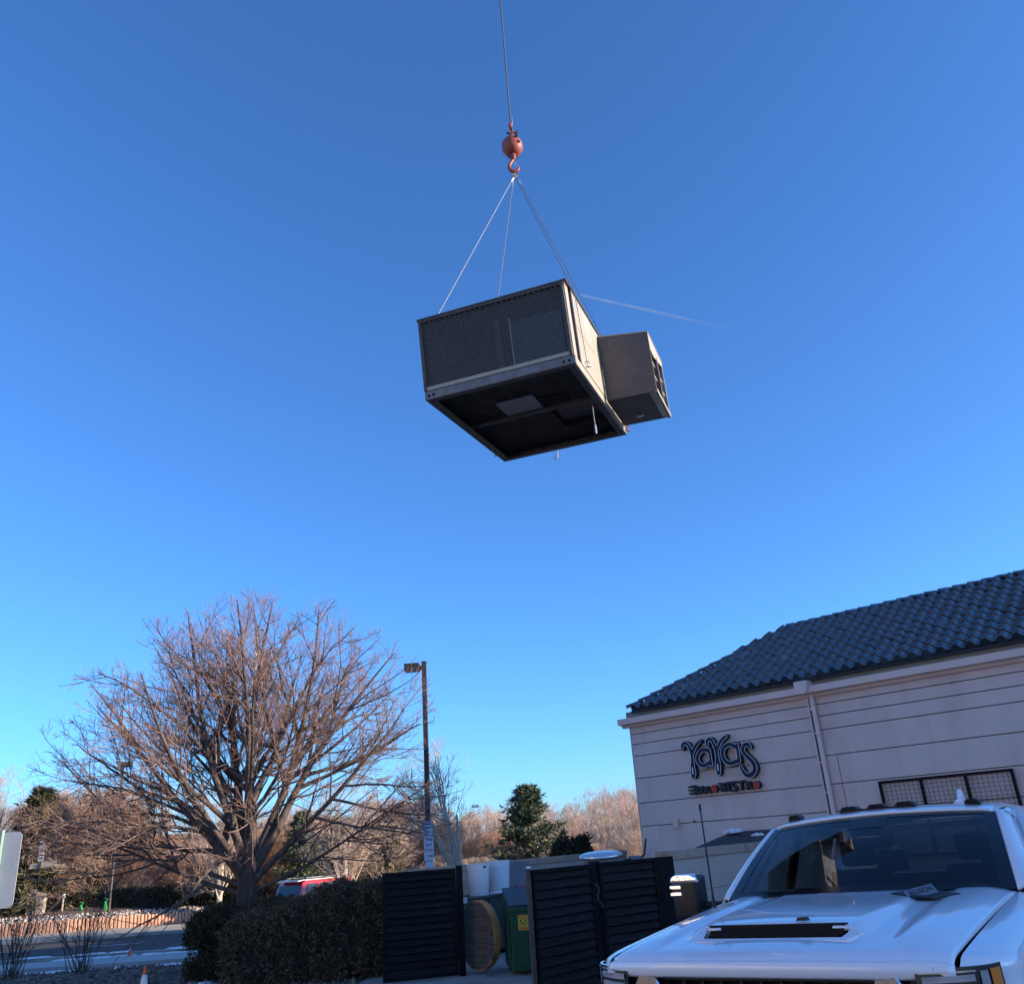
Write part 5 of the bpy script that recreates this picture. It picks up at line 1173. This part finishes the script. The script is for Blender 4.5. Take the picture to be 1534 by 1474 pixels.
def bare_mesh(seed, H, Wd, stems, r0, style='tree', n1=10, n2=8, n3=6, trunk_h=.3, fine=.006, spread=(55, 88), K0=8):
    rg = np.random.default_rng(seed); c = np.array([0, 0, H * (.56 if style == 'tree' else .42)]); rad_ = np.array([Wd, Wd, H * (.46 if style == 'tree' else .60)])
    az = rg.uniform(0, 6.28, stems); el = np.radians(rg.uniform(*spread, stems)); Dn = np.stack([np.cos(az) * np.cos(el), np.sin(az) * np.cos(el), np.sin(el)], -1)
    S = np.stack([.05 * np.cos(az), .05 * np.sin(az), np.full(stems, H * trunk_h) * rg.uniform(.7, 1.1, stems)], -1)
    if style == 'bush': S = np.stack([rg.normal(0, Wd * .18, stems), rg.normal(0, Wd * .18, stems), np.zeros(stems)], -1)
    L = np.maximum(inside_len(S, Dn, c, rad_), H * .4) * .97
    P0 = curves(rg, S, Dn, L, K0, up=.03, wob=.07); R0 = taper(np.full(stems, r0), np.full(stems, r0 * .15), K0)
    parts = [tubes(P0, R0, 5)]
    if style == 'tree':
        tp = np.array([[[0, 0, -.3], [0.02, 0, H * trunk_h * .5], [0, 0, H * trunk_h], [0.03, .02, H * .6]]]); parts.append(tubes(tp, np.array([[r0 * 2.2, r0 * 1.8, r0 * 1.5, r0 * .6]]), 7))
    trunkpart = parts; P, Rr = P0, R0; fineparts = []
    for (n, fr_, cap_, sd_, K) in ((n1, .5, r0 * .35, 4, 5), (n2, .5, fine * 1.4, 3, 4), (n3, .5, fine, 3, 3)):
        if not n: break
        s, d, l, q = children(rg, P, Rr, n, (20, 50), fr_, c, rad_ * 1.03, .15, .3, lmin=.1)
        P = curves(rg, s, d, l, K, up=.06, wob=.1); Rr = taper(np.minimum(q * .6, cap_), np.full(len(q), fine * .55), K); fineparts.append(tubes(P, Rr, sd_))
    def join(ps):
        off = 0; VV = []; QQ = []
        for v, q in ps: VV.append(v); QQ.append(q + off); off += len(v)
        return np.concatenate(VV), np.concatenate(QQ)
    a, b_ = join(trunkpart); c_, d_ = join(fineparts); print('bare', seed, len(d_))
    return np_mesh('branches', a, quads=b_, smooth=True), np_mesh('twigs', c_, quads=d_)
class Kind:
    def __init__(s, meshes, bm_, tm_): s.m = meshes; s.b = bm_; s.t = tm_; s.first = True
def plant(name, ms, mats, label, cat, loc, rz=0, sc=(1, 1, 1), group=None, names=('trunk', 'crown')):
    t = thing(name, label, cat, loc, rz, group); t.scale = sc if isinstance(sc, tuple) else (sc,) * 3
    for me, m, nm in zip(ms, mats, names):
        key = me.name + m
        if key not in MC: q = me.copy(); q.materials.append(M[m]); MC[key] = q
        o = D.objects.new(nm, MC[key]); COL.objects.link(o); o.parent = t
        if nm in ('crown', 'foliage'): o['kind'] = 'stuff'
    return t
MC = {}
bushA = bare_mesh(21, 4.2, 3.0, 26, .030, 'bush', 9, 8, 5, fine=.0085)
bushB = bare_mesh(22, 3.4, 2.4, 24, .026, 'bush', 9, 8, 5, fine=.0085, spread=(30, 85))
treeA = bare_mesh(23, 7.5, 2.9, 9, .055, 'tree', 10, 8, 6, .22, fine=.011, spread=(45, 85))
treeB = bare_mesh(24, 6.0, 2.6, 11, .045, 'tree', 9, 8, 6, .18, fine=.011, spread=(40, 85))
treeC = bare_mesh(25, 5.4, 1.55, 7, .035, 'tree', 8, 6, 4, .30, fine=.0055, spread=(58, 86))

def conifer_mesh(seed, H, Wd, whorls=26, per=9, tufts=7, tl=.16, droop=-.08, gap=.0, base=.08, shape=1.0):
    rg = np.random.default_rng(seed); S = []; Dn = []; L = []
    for k in range(whorls):
        f = (k + rg.uniform(-.3, .3)) / whorls; z = H * (base + (1 - base) * f); rw_ = Wd * max(.05, (1 - f) ** shape) * rg.uniform(.75, 1.15)
        for j in range(per):
            if rg.uniform() < gap: continue
            a = rg.uniform(0, 6.28); S.append((0, 0, z)); e = rg.uniform(-.05, .35) + .5 * f; Dn.append((math.cos(a) * math.cos(e), math.sin(a) * math.cos(e), math.sin(e))); L.append(rw_ * rg.uniform(.65, 1.1))
    S, Dn, L = np.array(S), np.array(Dn), np.array(L); P = curves(rg, S, Dn, L, 5, up=.10, wob=.06)
    Rr = taper(np.full(len(L), .02 * H / 5), np.full(len(L), .006), 5); tb = [tubes(P, Rr, 4)]
    tb.append(tubes(np.array([[[0, 0, -.4], [0, 0, H * .5], [0, 0, H * .98]]]), np.array([[H * .022, H * .014, .01]]), 7))
    N = len(L); n = tufts * 3; t = rg.uniform(.22, 1.02, (N, n)); f = np.clip(t, 0, .999) * 4; i = f.astype(int); w_ = (f - i)[..., None]; r_ = np.arange(N)[:, None]
    C = (P[r_, i] * (1 - w_) + P[r_, i + 1] * w_ + rg.normal(0, .055 * Wd, (N, n, 3)) * np.array([1, 1, .6])).reshape(-1, 3)
    Tn = np.repeat(nrm(P[:, -1] - P[:, 0])[:, None], n, 1).reshape(-1, 3)
    m = 7; d = nrm(rg.normal(0, 1, (len(C), m, 3)) + Tn[:, None] * .7 + np.array([0, 0, .35])); side = nrm(np.cross(d, rg.normal(0, 1, d.shape))); ln = tl * rg.uniform(.6, 1.2, (len(C), m, 1)); wd = ln * .13
    A = C[:, None] - side * wd; B = C[:, None] + side * wd; E_ = C[:, None] + d * ln
    V = np.stack([A, B, E_], 2).reshape(-1, 3); T = np.arange(len(V)).reshape(-1, 3)
    off = 0; VV = []; QQ = []
    for v, q in tb: VV.append(v); QQ.append(q + off); off += len(v)
    print('conifer', seed, len(T)); return np_mesh('trunk', np.concatenate(VV), quads=np.concatenate(QQ)), np_mesh('foliage', V, tris=T)
pineM = conifer_mesh(31, 5.9, 2.35, 20, 8, 7, .28, base=.05, shape=.62, gap=.28)
junM = conifer_mesh(32, 5.6, 1.9, 22, 9, 6, .24, base=.03, shape=.8)

# evergreens
plant('pine_tree', pineM, ('bark', 'pine'), 'bushy green pine tree beyond the enclosure wall', 'tree', (-.35, 55, -.6), .6, (1.45, 1.45, .97), names=('trunk', 'foliage'))
EG = 'evergreens across the road'
for (x, y, s, rz, m, lb) in [(-25.7, 47.4, (1.75, 1.75, 1.18), .3, 'juniper', 'tall pointed evergreen at the far left across the road'), (-24.6, 50, (.8, .8, 1.12), 1.2, 'juniper', 'narrow evergreen tip beside the tall left evergreen'),
        (-29.6, 52, (1.1, 1.1, .8), 2.2, 'juniper', 'lower evergreen at the left edge behind the road sign'),
        (-17.6, 53, (.9, .9, .85), 1.9, 'pine', 'dark evergreen behind the left of the big tree trunk'), (-9.9, 46, (1.0, 1.0, .72), 2.5, 'juniper', 'olive evergreen behind the red car'), (-12.6, 50, (.9, .9, .78), .9, 'pine', 'green evergreen behind the big tree trunk'),
        (-8.2, 52, (.8, .8, .66), .2, 'juniper', 'small evergreen behind the right branches of the big tree')]:
    plant('evergreen_tree', junM if m == 'juniper' else pineM, ('bark', m), lb, 'tree', (x, y, -.3), rz, s, EG, names=('trunk', 'foliage'))
for i, (x, y, s) in enumerate([(-9.5, 150, 1.6), (-7.6, 152, 1.35), (-5.0, 148, 1.5), (6.0, 120, 1.3), (-12, 160, 1.5), (-3.2, 156, 1.6), (8.2, 66, 1.05), (6.9, 48, .85)]):
    plant('evergreen_tree', junM, ('bark', 'pine'), ['distant dark evergreen on the skyline left of the pine', 'dark evergreen beside the corner of the restaurant'][i >= 6] if i != 3 else 'distant dark evergreen between the pine and the restaurant', 'tree', (x, y, -2.6 if i < 6 else -.8), i * 1.7, (s * .8, s * .8, s), 'evergreens beyond the woods' if i < 6 else 'evergreens beside the restaurant', names=('trunk', 'foliage'))
# brown thicket across the road on the left
G1 = 'bare bushes across the road'
r = random.Random(9)
spots = []
for k in range(34):
    f = k / 33; x = -35 + 26 * f + r.uniform(-.6, .6); y = 49 + 5 * f + r.uniform(-1.5, 3.5); s_f = (1.0 if x < -26 else 1.45 if x < -22.6 else .62 if x < -17.5 else 1.0); spots.append((x, y, r.uniform(.85, 1.15) * s_f))
for k in range(22):
    f = k / 21; x = -33 + 30 * f + r.uniform(-.8, .8); y = 57 + r.uniform(-1, 5)
    if -26.5 < x < -18.5: continue
    spots.append((x, y, r.uniform(.8, 1.1) * (1.5 - .5 * f)))
for i, (x, y, s) in enumerate(spots):
    ms = (bushA, bushB)[i % 2]; m = ('redtwig', 'redtwig', 'tantwig', 'pinktwig')[(i * 7) % 4] if x < -19 else ('tantwig', 'redtwig', 'pinktwig')[i % 3]
    far = y > 56; cw = {'redtwig': 'reddish brown', 'tantwig': 'tan', 'pinktwig': 'pinkish brown'}[m]
    plant('bare_bush', ms, ('limb', m), 'tall %s bare bush in the farther row across the road' % cw if far else ('dense %s bare bush above the orange wall at the far left' if x < -22 else 'dense %s bare bush across the road, seen behind the big tree') % cw, 'bush', (x, y, .1), r.uniform(0, 6.28), (s, s, s * r.uniform(.8, 1.1)), G1 + (', farther row' if far else ''), names=('stems', 'crown'))
for i, (x, y, s, m, lb) in enumerate([(-28.9, 48.5, 1.12, 'paletwig', 'pale bare tree at the left edge above the road sign'), (-33.5, 52, 1.2, 'paletwig', 'second pale bare tree beyond the left edge')]):
    plant('bare_tree', treeA, ('limb', m), lb, 'tree', (x, y, -.2), i * 2.0, s)
plant('bare_tree', treeC, ('palebark', 'paletwig'), 'slender pale bare tree just right of the lamp post', 'tree', (-2.40, 29.2, -.55), 2.4, (1.55, 1.55, 1.10))
# pale trunks behind the big tree
for (x, y, h, lb) in [(-16.6, 49.0, 1.0, 'bare tree with straight pale trunk left of the big dark trunk'), (-8.03, 39.0, .82, 'bare tree with pale trunk above the hedge, right of the red car')]:
    t = plant('bare_tree', treeB, ('palebark', 'tantwig'), lb, 'tree', (x, y, -.5), 1.0, (h, h, h * 1.1))
    b = MB(); b.tube([(0, 0, -.2), (.03, 0, 2.0), (.0, .03, 3.8)], [.16, .14, .09], 10); b.build('trunk', 'palebark', t, smooth=True)
# woods in the middle distance
G2 = 'bare trees of the woods'
r = random.Random(4); k = 0
for row, (yy, n, z, s0) in enumerate([(62, 14, -1.6, .78), (72, 16, -1.9, .86), (84, 18, -2.1, .95), (98, 20, -2.2, 1.05), (116, 22, -2.4, 1.15)]):
    for i in range(n):
        ang = -.26 + .46 * (i + r.uniform(-.35, .35)) / (n - 1); x = yy * math.tan(ang); k += 1
        right = ang > .0
        s = s0 * r.uniform(.8, 1.12) * (1.0 + .20 * sm((ang - .0) / .1)) * (.9 if ang < -.07 else 1)
        m = ('tantwig', 'pinktwig', 'tantwig', 'pinktwig', 'paletwig')[k % 5] if not right else ('pinktwig', 'pinktwig', 'tantwig', 'paletwig')[k % 4]
        lb = '%s bare tree, %s rows of the woods, %s the pine' % ({'tantwig': 'tan', 'pinktwig': 'pinkish', 'paletwig': 'pale'}[m], 'far' if yy > 80 else 'near', 'right of' if ang > .01 else 'left of')
        plant('bare_tree', (treeA, treeB)[k % 2], ('palebark' if k % 3 else 'limb', m), lb, 'tree', (x, yy + r.uniform(-4, 4), z), r.uniform(0, 6.28), (s * 1.15, s * 1.15, s), G2 + (', far rows' if yy > 80 else ', near rows'))
for i in range(26):
    ang = -.24 + .44 * i / 25; y = r.uniform(52, 60); x = y * math.tan(ang); s = r.uniform(.55, .8)
    plant('bare_bush', (bushA, bushB)[i % 2], ('limb', ('tantwig', 'pinktwig')[i % 2]), 'low %s bare bush at the near edge of the woods' % ('tan', 'pinkish')[i % 2], 'bush', (x, y, -1.0), r.uniform(0, 6.28), (s * 1.3, s * 1.3, s), 'low bushes in front of the woods', names=('stems', 'crown'))

def leafcloud(name, seed, ellipsoids, n, size, m, parent=None, core=True, stray=.07):
    rg = np.random.default_rng(seed); out = []
    tot = sum(e[3] * e[4] for e in ellipsoids)
    for (cx, cy, cz, rx, ry, rz_) in [(e[0], e[1], e[2], e[3], e[4], e[5]) for e in ellipsoids]:
        k = int(n * rx * ry / sum(e[3] * e[4] for e in ellipsoids)); d = nrm(rg.normal(0, 1, (k, 3))); d[:, 2] = np.abs(d[:, 2]) * np.where(rg.uniform(0, 1, k) < .25, -1, 1)
        e_ = .55; s = np.sign(d) * np.abs(d) ** e_; s = s / (np.abs(s) ** 4).sum(-1, keepdims=True) ** .25
        lump = 1 + .05 * np.sin(d[:, 0:1] * 23 + d[:, 2:3] * 19) + .07 * np.sin(d[:, 0:1] * 9 + seed) * np.cos(d[:, 1:2] * 8 + cx) + .05 * np.sin(d[:, 2:3] * 17 + d[:, 0:1] * 13)
        rr = (1 - np.abs(rg.normal(0, stray, (k, 1)))) * lump + (rg.uniform(0, 1, (k, 1)) < .04) * .06
        p = np.array([cx, cy, cz]) + s * rr * np.array([rx, ry, rz_]); out.append(np.concatenate([p, s], 1))
    A = np.concatenate(out); C = A[:, :3]; nn = nrm(A[:, 3:]); mth = 3
    d = nrm(nn[:, None] * .6 + rg.normal(0, .7, (len(C), mth, 3)) + np.array([0, 0, .35])); side = nrm(np.cross(d, rg.normal(0, 1, d.shape))); ln = size * rg.uniform(.5, 1.3, (len(C), mth, 1)) * np.where(rg.uniform(0, 1, (len(C), 1, 1)) < .07, 2.3, 1.); wd = np.minimum(ln * .22, size * .24)
    C3 = C[:, None] + rg.normal(0, size * .35, (len(C), mth, 3))
    V = np.stack([C3 - side * wd, C3 + side * wd, C3 + d * ln], 2).reshape(-1, 3)
    V[:, 2] = np.maximum(V[:, 2], gz(0, 0) - .05)
    o = mesh_obj(name, np_mesh(name, V, tris=np.arange(len(V)).reshape(-1, 3)), m, parent); o['kind'] = 'stuff'
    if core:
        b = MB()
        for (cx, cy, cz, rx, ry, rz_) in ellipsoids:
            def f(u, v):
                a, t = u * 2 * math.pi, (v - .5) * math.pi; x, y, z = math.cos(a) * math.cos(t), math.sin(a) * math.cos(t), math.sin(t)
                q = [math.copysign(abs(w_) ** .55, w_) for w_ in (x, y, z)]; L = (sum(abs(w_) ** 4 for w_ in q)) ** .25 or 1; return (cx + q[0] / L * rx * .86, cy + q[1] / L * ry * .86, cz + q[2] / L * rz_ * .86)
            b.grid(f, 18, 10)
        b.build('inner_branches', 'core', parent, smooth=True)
    return o
h1 = thing('clipped_shrub', 'lower dark rounded juniper shrub left of the trunk of the big tree', 'shrub', (-5.85, 19.3, 0))
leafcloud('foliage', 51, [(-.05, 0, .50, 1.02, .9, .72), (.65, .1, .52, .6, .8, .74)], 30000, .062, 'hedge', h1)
h2 = thing('clipped_shrub', 'taller brown and green juniper shrub against the open black gate', 'shrub', (-4.1, 17.9, 0))
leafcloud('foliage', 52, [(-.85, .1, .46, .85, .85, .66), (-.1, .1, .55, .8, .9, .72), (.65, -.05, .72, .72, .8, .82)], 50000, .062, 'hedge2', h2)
h3 = thing('dark_bush', 'dark conical bush tips rising above the enclosure wall left of the round tank', 'bush', (1.05, 27.5, -.4))
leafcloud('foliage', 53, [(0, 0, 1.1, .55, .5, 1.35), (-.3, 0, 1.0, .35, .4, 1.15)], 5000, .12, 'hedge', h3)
for i, (x, y, w_, hh) in enumerate([(-20.2, 48.6, 1.9, .7), (-16.8, 50.2, 1.6, .6), (-24.0, 48.4, 1.8, .6), (-28.3, 48.5, 2.2, .7)]):
    t = thing('low_shrub', 'low dark shrub on the mulch above the orange wall, %s' % ('right of the thin lamp pole', 'beside the pale trunk', 'behind the green stakes', 'behind the road sign')[i], 'shrub', (x, y, .25), 0, 'low dark shrubs above the orange wall')
    leafcloud('foliage', 60 + i, [(0, 0, .2, w_, .8, hh)], 5000, .13, 'hedge', t)
# bare stems, bottom left
def stems(x, y, n, h, seed, label):
    rg = np.random.default_rng(seed); az = rg.uniform(0, 6.28, n); el = np.radians(rg.uniform(52, 86, n)); S = np.stack([rg.normal(0, .10, n), rg.normal(0, .08, n), np.zeros(n)], -1)
    Dn = np.stack([np.cos(az) * np.cos(el), np.sin(az) * np.cos(el), np.sin(el)], -1); L = h * rg.uniform(.65, 1.15, n)
    P = curves(rg, S, Dn, L, 7, up=.02, wob=.07); Rr = taper(np.full(n, .010), np.full(n, .003), 7); s, d, l, q = children(rg, P, Rr, 4, (20, 45), .45, np.array([0, 0, h * .5]), np.array([h, h, h]), .3, .2)
    P2 = curves(rg, s, d, l, 4, up=.05, wob=.1); R2 = taper(np.full(len(q), .006), np.full(len(q), .003), 4)
    a, b_ = tubes(P, Rr, 6); c_, d_ = tubes(P2, R2, 4); t = thing('bare_shrub', label, 'shrub', (x, y, gz(x, y) - .02))
    mesh_obj('stems', np_mesh('stems', a, quads=b_, smooth=True), 'bark', t); o = mesh_obj('side_twigs', np_mesh('side_twigs', c_, quads=d_), 'bark', t)
stems(-11.7, 21.3, 22, 1.75, 71, 'leafless shrub with thin stems at the bottom left corner')
stems(-10.3, 21.6, 20, 1.75, 72, 'leafless shrub with thin stems, right of the corner one')

# ------------------------------------------------------------------ poles, signs and small things on the left
lp = thing('parking_lot_lamp', 'tall square lamp post with one box head between the big tree and the slender tree', 'lamp post', (-3.10, 26.83, -.45), 0)
MB().box(-.07, .07, -.07, .07, 0, 7.92).build('pole', 'pole', lp, bevel=.008)
MB().tube([(0, 0, 0), (0, 0, .5)], .25, 16).build('base', 'concrete', lp)
MB().box(-.14, -.07, -.05, .05, 7.66, 7.78).build('arm', 'pole', lp)
hd = MB().box(-.60, -.14, -.19, .19, 7.64, 7.86).build('lamp_head', 'pole', lp, bevel=.01); MB().box(-.56, -.18, -.15, .15, 7.628, 7.641).build('lens', 'sign', hd)
def plate(name, w_, h, m, bevel=.003, t=.006):
    b = MB(); rr = min(w_, h) * .12; pts = []
    for (cx, cz, a0) in ((w_ / 2 - rr, h / 2 - rr, 0), (-w_ / 2 + rr, h / 2 - rr, 90), (-w_ / 2 + rr, -h / 2 + rr, 180), (w_ / 2 - rr, -h / 2 + rr, 270)):
        for k in range(5): a = R(a0 + 22.5 * k); pts.append((cx + rr * math.cos(a), cz + rr * math.sin(a)))
    b.prism(pts, 'y', -t / 2, t / 2); return b
sn = thing('parking_sign', 'two stacked white parking notices on the lamp post above the gate', 'sign', (-3.09, 26.70, 2.62), R(6))
u_ = plate('p', .31, .37, 'sign').build('upper_plate', 'sign', sn); u_.location = (-.03, 0, 0)
text('TRUCK', .085, 'signink', u_, (0, -.0036, .11), bold=.003); text('PARKING', .066, 'signink', u_, (0, -.0036, .02), bold=.003); text('ONLY', .085, 'signink', u_, (0, -.0036, -.09), bold=.003)
l_ = plate('p', .27, .66, 'sign').build('lower_plate', 'sign', sn); l_.location = (.01, 0, -.53)
for i, (tx, mm) in enumerate([('THIS', 'signink'), ('LOT', 'signink'), ('TOW', 'redink'), ('& FINE', 'redink')]): text(tx, .10 if i < 3 else .072, mm, l_, (0, -.0036, .22 - i * .145), bold=.0035)
MB().box(-.10, .14, -.003, .003, -1.10, -.88).build('lower_tag', 'sign', sn)
l2 = thing('street_lamp', 'thin grey lamp pole rising through the bushes across the road', 'lamp post', (-18.75, 41.9, -.4), 0)
MB().tube([(0, 0, 0), (0, 0, 7.0)], [.075, .055], 10).build('pole', 'pole', l2); MB().box(-.15, .42, -.2, .2, 6.95, 7.2).build('lamp_head', 'pole', l2, bevel=.01)
l2.location = (-21.13, 46.4, .1)
for (x, y, z) in [(-9.5, 149.7, 8.35), (-3.95, 150, 8.3)]:
    f = thing('floodlight_pole', 'tiny far floodlight pole on the skyline ' + ('right of the slender tree' if x < -5 else 'just left of the pine'), 'light pole', (x, y, -3)); MB().tube([(0, 0, 0), (0, 0, 11.2)], .07, 6).build('pole', 'steel', f); MB().box(-.6, .6, -.2, .2, 11.1, 11.5).build('lamp_head', 'steel', f)
# road sign seen from behind
rs = thing('road_sign', 'back of a rounded grey traffic sign on a perforated green post at the left edge', 'sign', (-3.535, 6.05, 0), R(-6))
pl = plate('p', .305, .457, 'signback', t=.003).build('plate', 'signback', rs); pl.location = (.0, .018, 2.065)
b = MB(); b.box(-.022, .022, -.012, -.006, .0, 2.31).box(-.027, -.022, -.012, .014, 0, 2.31).box(.022, .027, -.012, .014, 0, 2.31); pst = b.build('post', 'greenpost', rs)
b = MB()
for k in range(92): b.tube([(0, -.0135, .03 + k * .025), (0, -.0122, .03 + k * .025)], .0045, 8)
b.build('post_holes', 'rubber', pst)
for z in (1.95, 2.22): MB().tube([(0, -.018, z), (0, .022, z)], .007, 6).build('bolt', 'steel', rs)
MB().box(-.42, -.035, -.030, -.026, 1.86, 2.30).build('second_plate', 'rubber', rs)

# small white and black sign with wooden arm, stone block
ps = thing('small_sign', 'narrow white and purple sign on a thin post among the brown bushes', 'sign', (-24.6, 46.0, .5), R(8))
MB().tube([(0, 0, -.2), (0, 0, 2.6)], .03, 8).build('post', 'plastic', ps)
pq = plate('p', .28, .95, 'sign').build('plate', material('pale mauve sign', (.42, .38, .46), rough=.6), ps); pq.location = (0, -.03, 3.1 - .35)
b = MB(); b.prism([(-.09, 0), (.03, .12), (.09, .26), (.05, .26), (0, .14), (-.09, .06)], 'y', -.006, -.0035); q_ = b.build('arrow_mark', 'plastic', pq)
b = MB(); b.box(-.10, .10, -.006, -.0035, -.36, -.30).box(-.10, .10, -.006, -.0035, -.22, -.19).box(-.08, .10, -.006, -.0035, .33, .40); b.build('stripe', 'plastic', pq)
bdv = MB().prism([(-.55, 0), (-.50, .22), (.35, .34), (.75, .26), (.72, .05), (0, .0)], 'y', .03, .09).build('wooden_arm', 'stone', ps, bevel=.01); bdv.location = (0, 0, 1.95)
so = thing('stone_marker', 'leaning grey stone marker block behind the rocks', 'stone block', (-24.75, 46.2, .25), R(12))
MB().prism([(-.10, 0), (.38, .02), (.45, 1.03), (.0, 1.15)], 'y', 0, .5).build('block', 'stone', so, bevel=.02); MB().prism([(-.42, 0), (-.11, 0), (-.02, 1.26), (-.36, 1.2)], 'y', .1, .5).build('block', 'stone', so, bevel=.02)
for i, (x, y, h) in enumerate([(-25.87, 46.6, .50), (-22.72, 46.8, .45), (-21.60, 47.0, .55)]):
    t = thing('wrapped_stake', ['green wrapped stake left of the stone marker', 'green wrapped stake right of the stone marker, small', 'larger green wrapped stake beside the thin lamp pole'][i], 'stake', (x, y, .2))
    MB().tube([(0, 0, -.1), (.01, 0, h * .5), (-.02, 0, h)], [.08, .11, .05], 8).build('wrap', 'limegreen', t); MB().tube([(0, 0, h - .05), (.10, 0, h + .08), (-.08, 0, h + .12)], .035, 6).build('knot', 'limegreen', t)
t = thing('garden_post', 'short pale mottled post between the stone marker and the green stakes', 'post', (-23.6, 46.7, .25)); MB().tube([(0, 0, -.2), (0, 0, .85)], .05, 8).build('post', 'stone', t); MB().tube([(0, 0, .8), (0, 0, .95)], .10, 8).build('cap', 'signback', t)
def cone(x, y, h, label):
    t = thing('traffic_cone', label, 'cone', (x, y, gz(x, y) + .005)); MB().box(-.17 * h / .7, .17 * h / .7, -.17 * h / .7, .17 * h / .7, 0, .03).build('base', 'cone', t, bevel=.006)
    def fr(z): return (.14 - .115 * z) * h / .7
    MB().lathe([(fr(.04), .03), (fr(.98), h), (fr(.98) * .7, h)], 24).build('body', 'cone', t, smooth=True, sharp=50); MB().lathe([(fr(.40) + .002, h * .40), (fr(.72) + .002, h * .72)], 24).build('white_band', 'conewhite', t, smooth=True)
cone(-6.95, 16.9, .46, 'orange cone with white band at the bottom edge left of the shrubs')
cone(-13.25, 30.9, .30, 'tiny orange cone by the gutter of the road')
# long low building across the road
pb = thing('far_building', 'low peach stucco building behind the bushes and the big tree', 'building', (-25.0, 60, -1), R(2))
MB().box(0, 6.4, 0, 9, 0, 4.85).build('wall', 'peach', pb); MB().box(-.15, 6.55, -.15, 9.15, 4.85, 5.1).build('parapet', 'peach', pb)
for x in (1.3, 3.6, 5.4):
    w1 = MB().box(x, x + .9, -.05, -.002, 2.4, 3.9).build('window', 'cornice', pb); MB().box(x + .08, x + .82, -.06, -.051, 2.48, 3.82).build('pane', 'glassdark', w1)

# ------------------------------------------------------------------ red car behind the hedge
cr = thing('red_suv', 'red sport utility car with white roof behind the hedge and big tree trunk', 'car', (-9.85, 36.6, -.56), R(-38))
# local: x right, y forward (away from the camera), rear at y=0
body = [(0, .45), (-.06, .62), (-.05, 1.0), (.02, 1.08), (.02, 1.12), (4.45, 1.06), (4.55, .95), (4.6, .55), (4.5, .4)]
MB().prism(body, 'x', -.93, .93).build('body', 'red paint', cr, bevel=.05, smooth=True, sharp=40)
top = [(.03, 1.10), (.28, 1.74), (.45, 1.82), (2.6, 1.82), (3.5, 1.12)]
cab_ = MB(); n = len(top); cab_.add([(-.88 if z < 1.3 else -.70, y, z) for y, z in top] + [(.88 if z < 1.3 else .70, y, z) for y, z in top], [tuple(range(n)), tuple(range(2 * n - 1, n - 1, -1))] + [(i, (i + 1) % n, n + (i + 1) % n, n + i) for i in range(n)])
cab_.build('cabin', 'red paint', cr, bevel=.03, smooth=True, sharp=40)
MB().prism([(.40, 1.845), (.5, 1.862), (2.55, 1.86), (2.7, 1.83), (.4, 1.825)], 'x', -.69, .69).build('roof_panel', 'white paint', cr, bevel=.01)
for x in (-.64, .60): MB().box(x, x + .04, .55, 2.4, 1.90, 1.925).build('roof_rail', 'chrome', cr)
for y in (.75, 1.75): MB().box(-.66, .66, y, y + .09, 1.93, 1.965).build('roof_bar', 'plastic', cr)
MB().prism([(.10, 1.80), (.42, 1.84), (.42, 1.86), (.10, 1.83)], 'x', -.66, .66).build('spoiler', 'white paint', cr)
b = MB(); b.add([(-.72, .05, 1.16), (.72, .05, 1.16), (.62, .225, 1.66), (-.62, .225, 1.66)], [(0, 1, 2, 3)]); b.build('rear_window', 'glassdark', cr)
for s in (-1, 1):
    for (a0, a1, c0, c1) in ((.30, .95, .48, 1.0), (1.12, 1.95, 1.12, 1.92), (2.05, 3.0, 2.02, 2.55)):
        def q(y, z): return (s * (.887 - .18 * (z - 1.1) / .72 + .006), y, z)
        b = MB(); b.add([q(a0, 1.18), q(a1, 1.18), q(c1, 1.70), q(c0, 1.70)], [(0, 1, 2, 3)]); b.build('side_window', 'glassdark', cr)
    MB().box(s * .80 - .10, s * .80 + .10, -.075, -.03, .78, 1.06).build('tail_light', 'redplastic', cr, bevel=.01)
    for y in (.9, 3.65):
        wh = D.objects.new('wheel', None); COL.objects.link(wh); wh.parent = cr; wh.location = (s * .86, y, .36); wh.rotation_euler = (0, R(90), 0)
        MB().lathe([(.2, -.1), (.34, -.1), (.36, -.07), (.36, .07), (.34, .1), (.2, .1)], 24, ring=True).build('tyre', 'rubber', wh, smooth=True, sharp=50); MB().lathe([(.2, -.08), (.2, .08)], 20).build('rim', 'steel', wh)
MB().box(-.26, .26, -.075, -.06, .82, .95).build('number_plate', 'sign', cr)
print('objects', len(D.objects), 'tris', sum(sum(len(p.vertices) - 2 for p in m.polygons) for m in D.meshes if m.users and len(m.polygons) < 2000) + sum(len(m.polygons) * 2 for m in D.meshes if len(m.polygons) >= 2000))
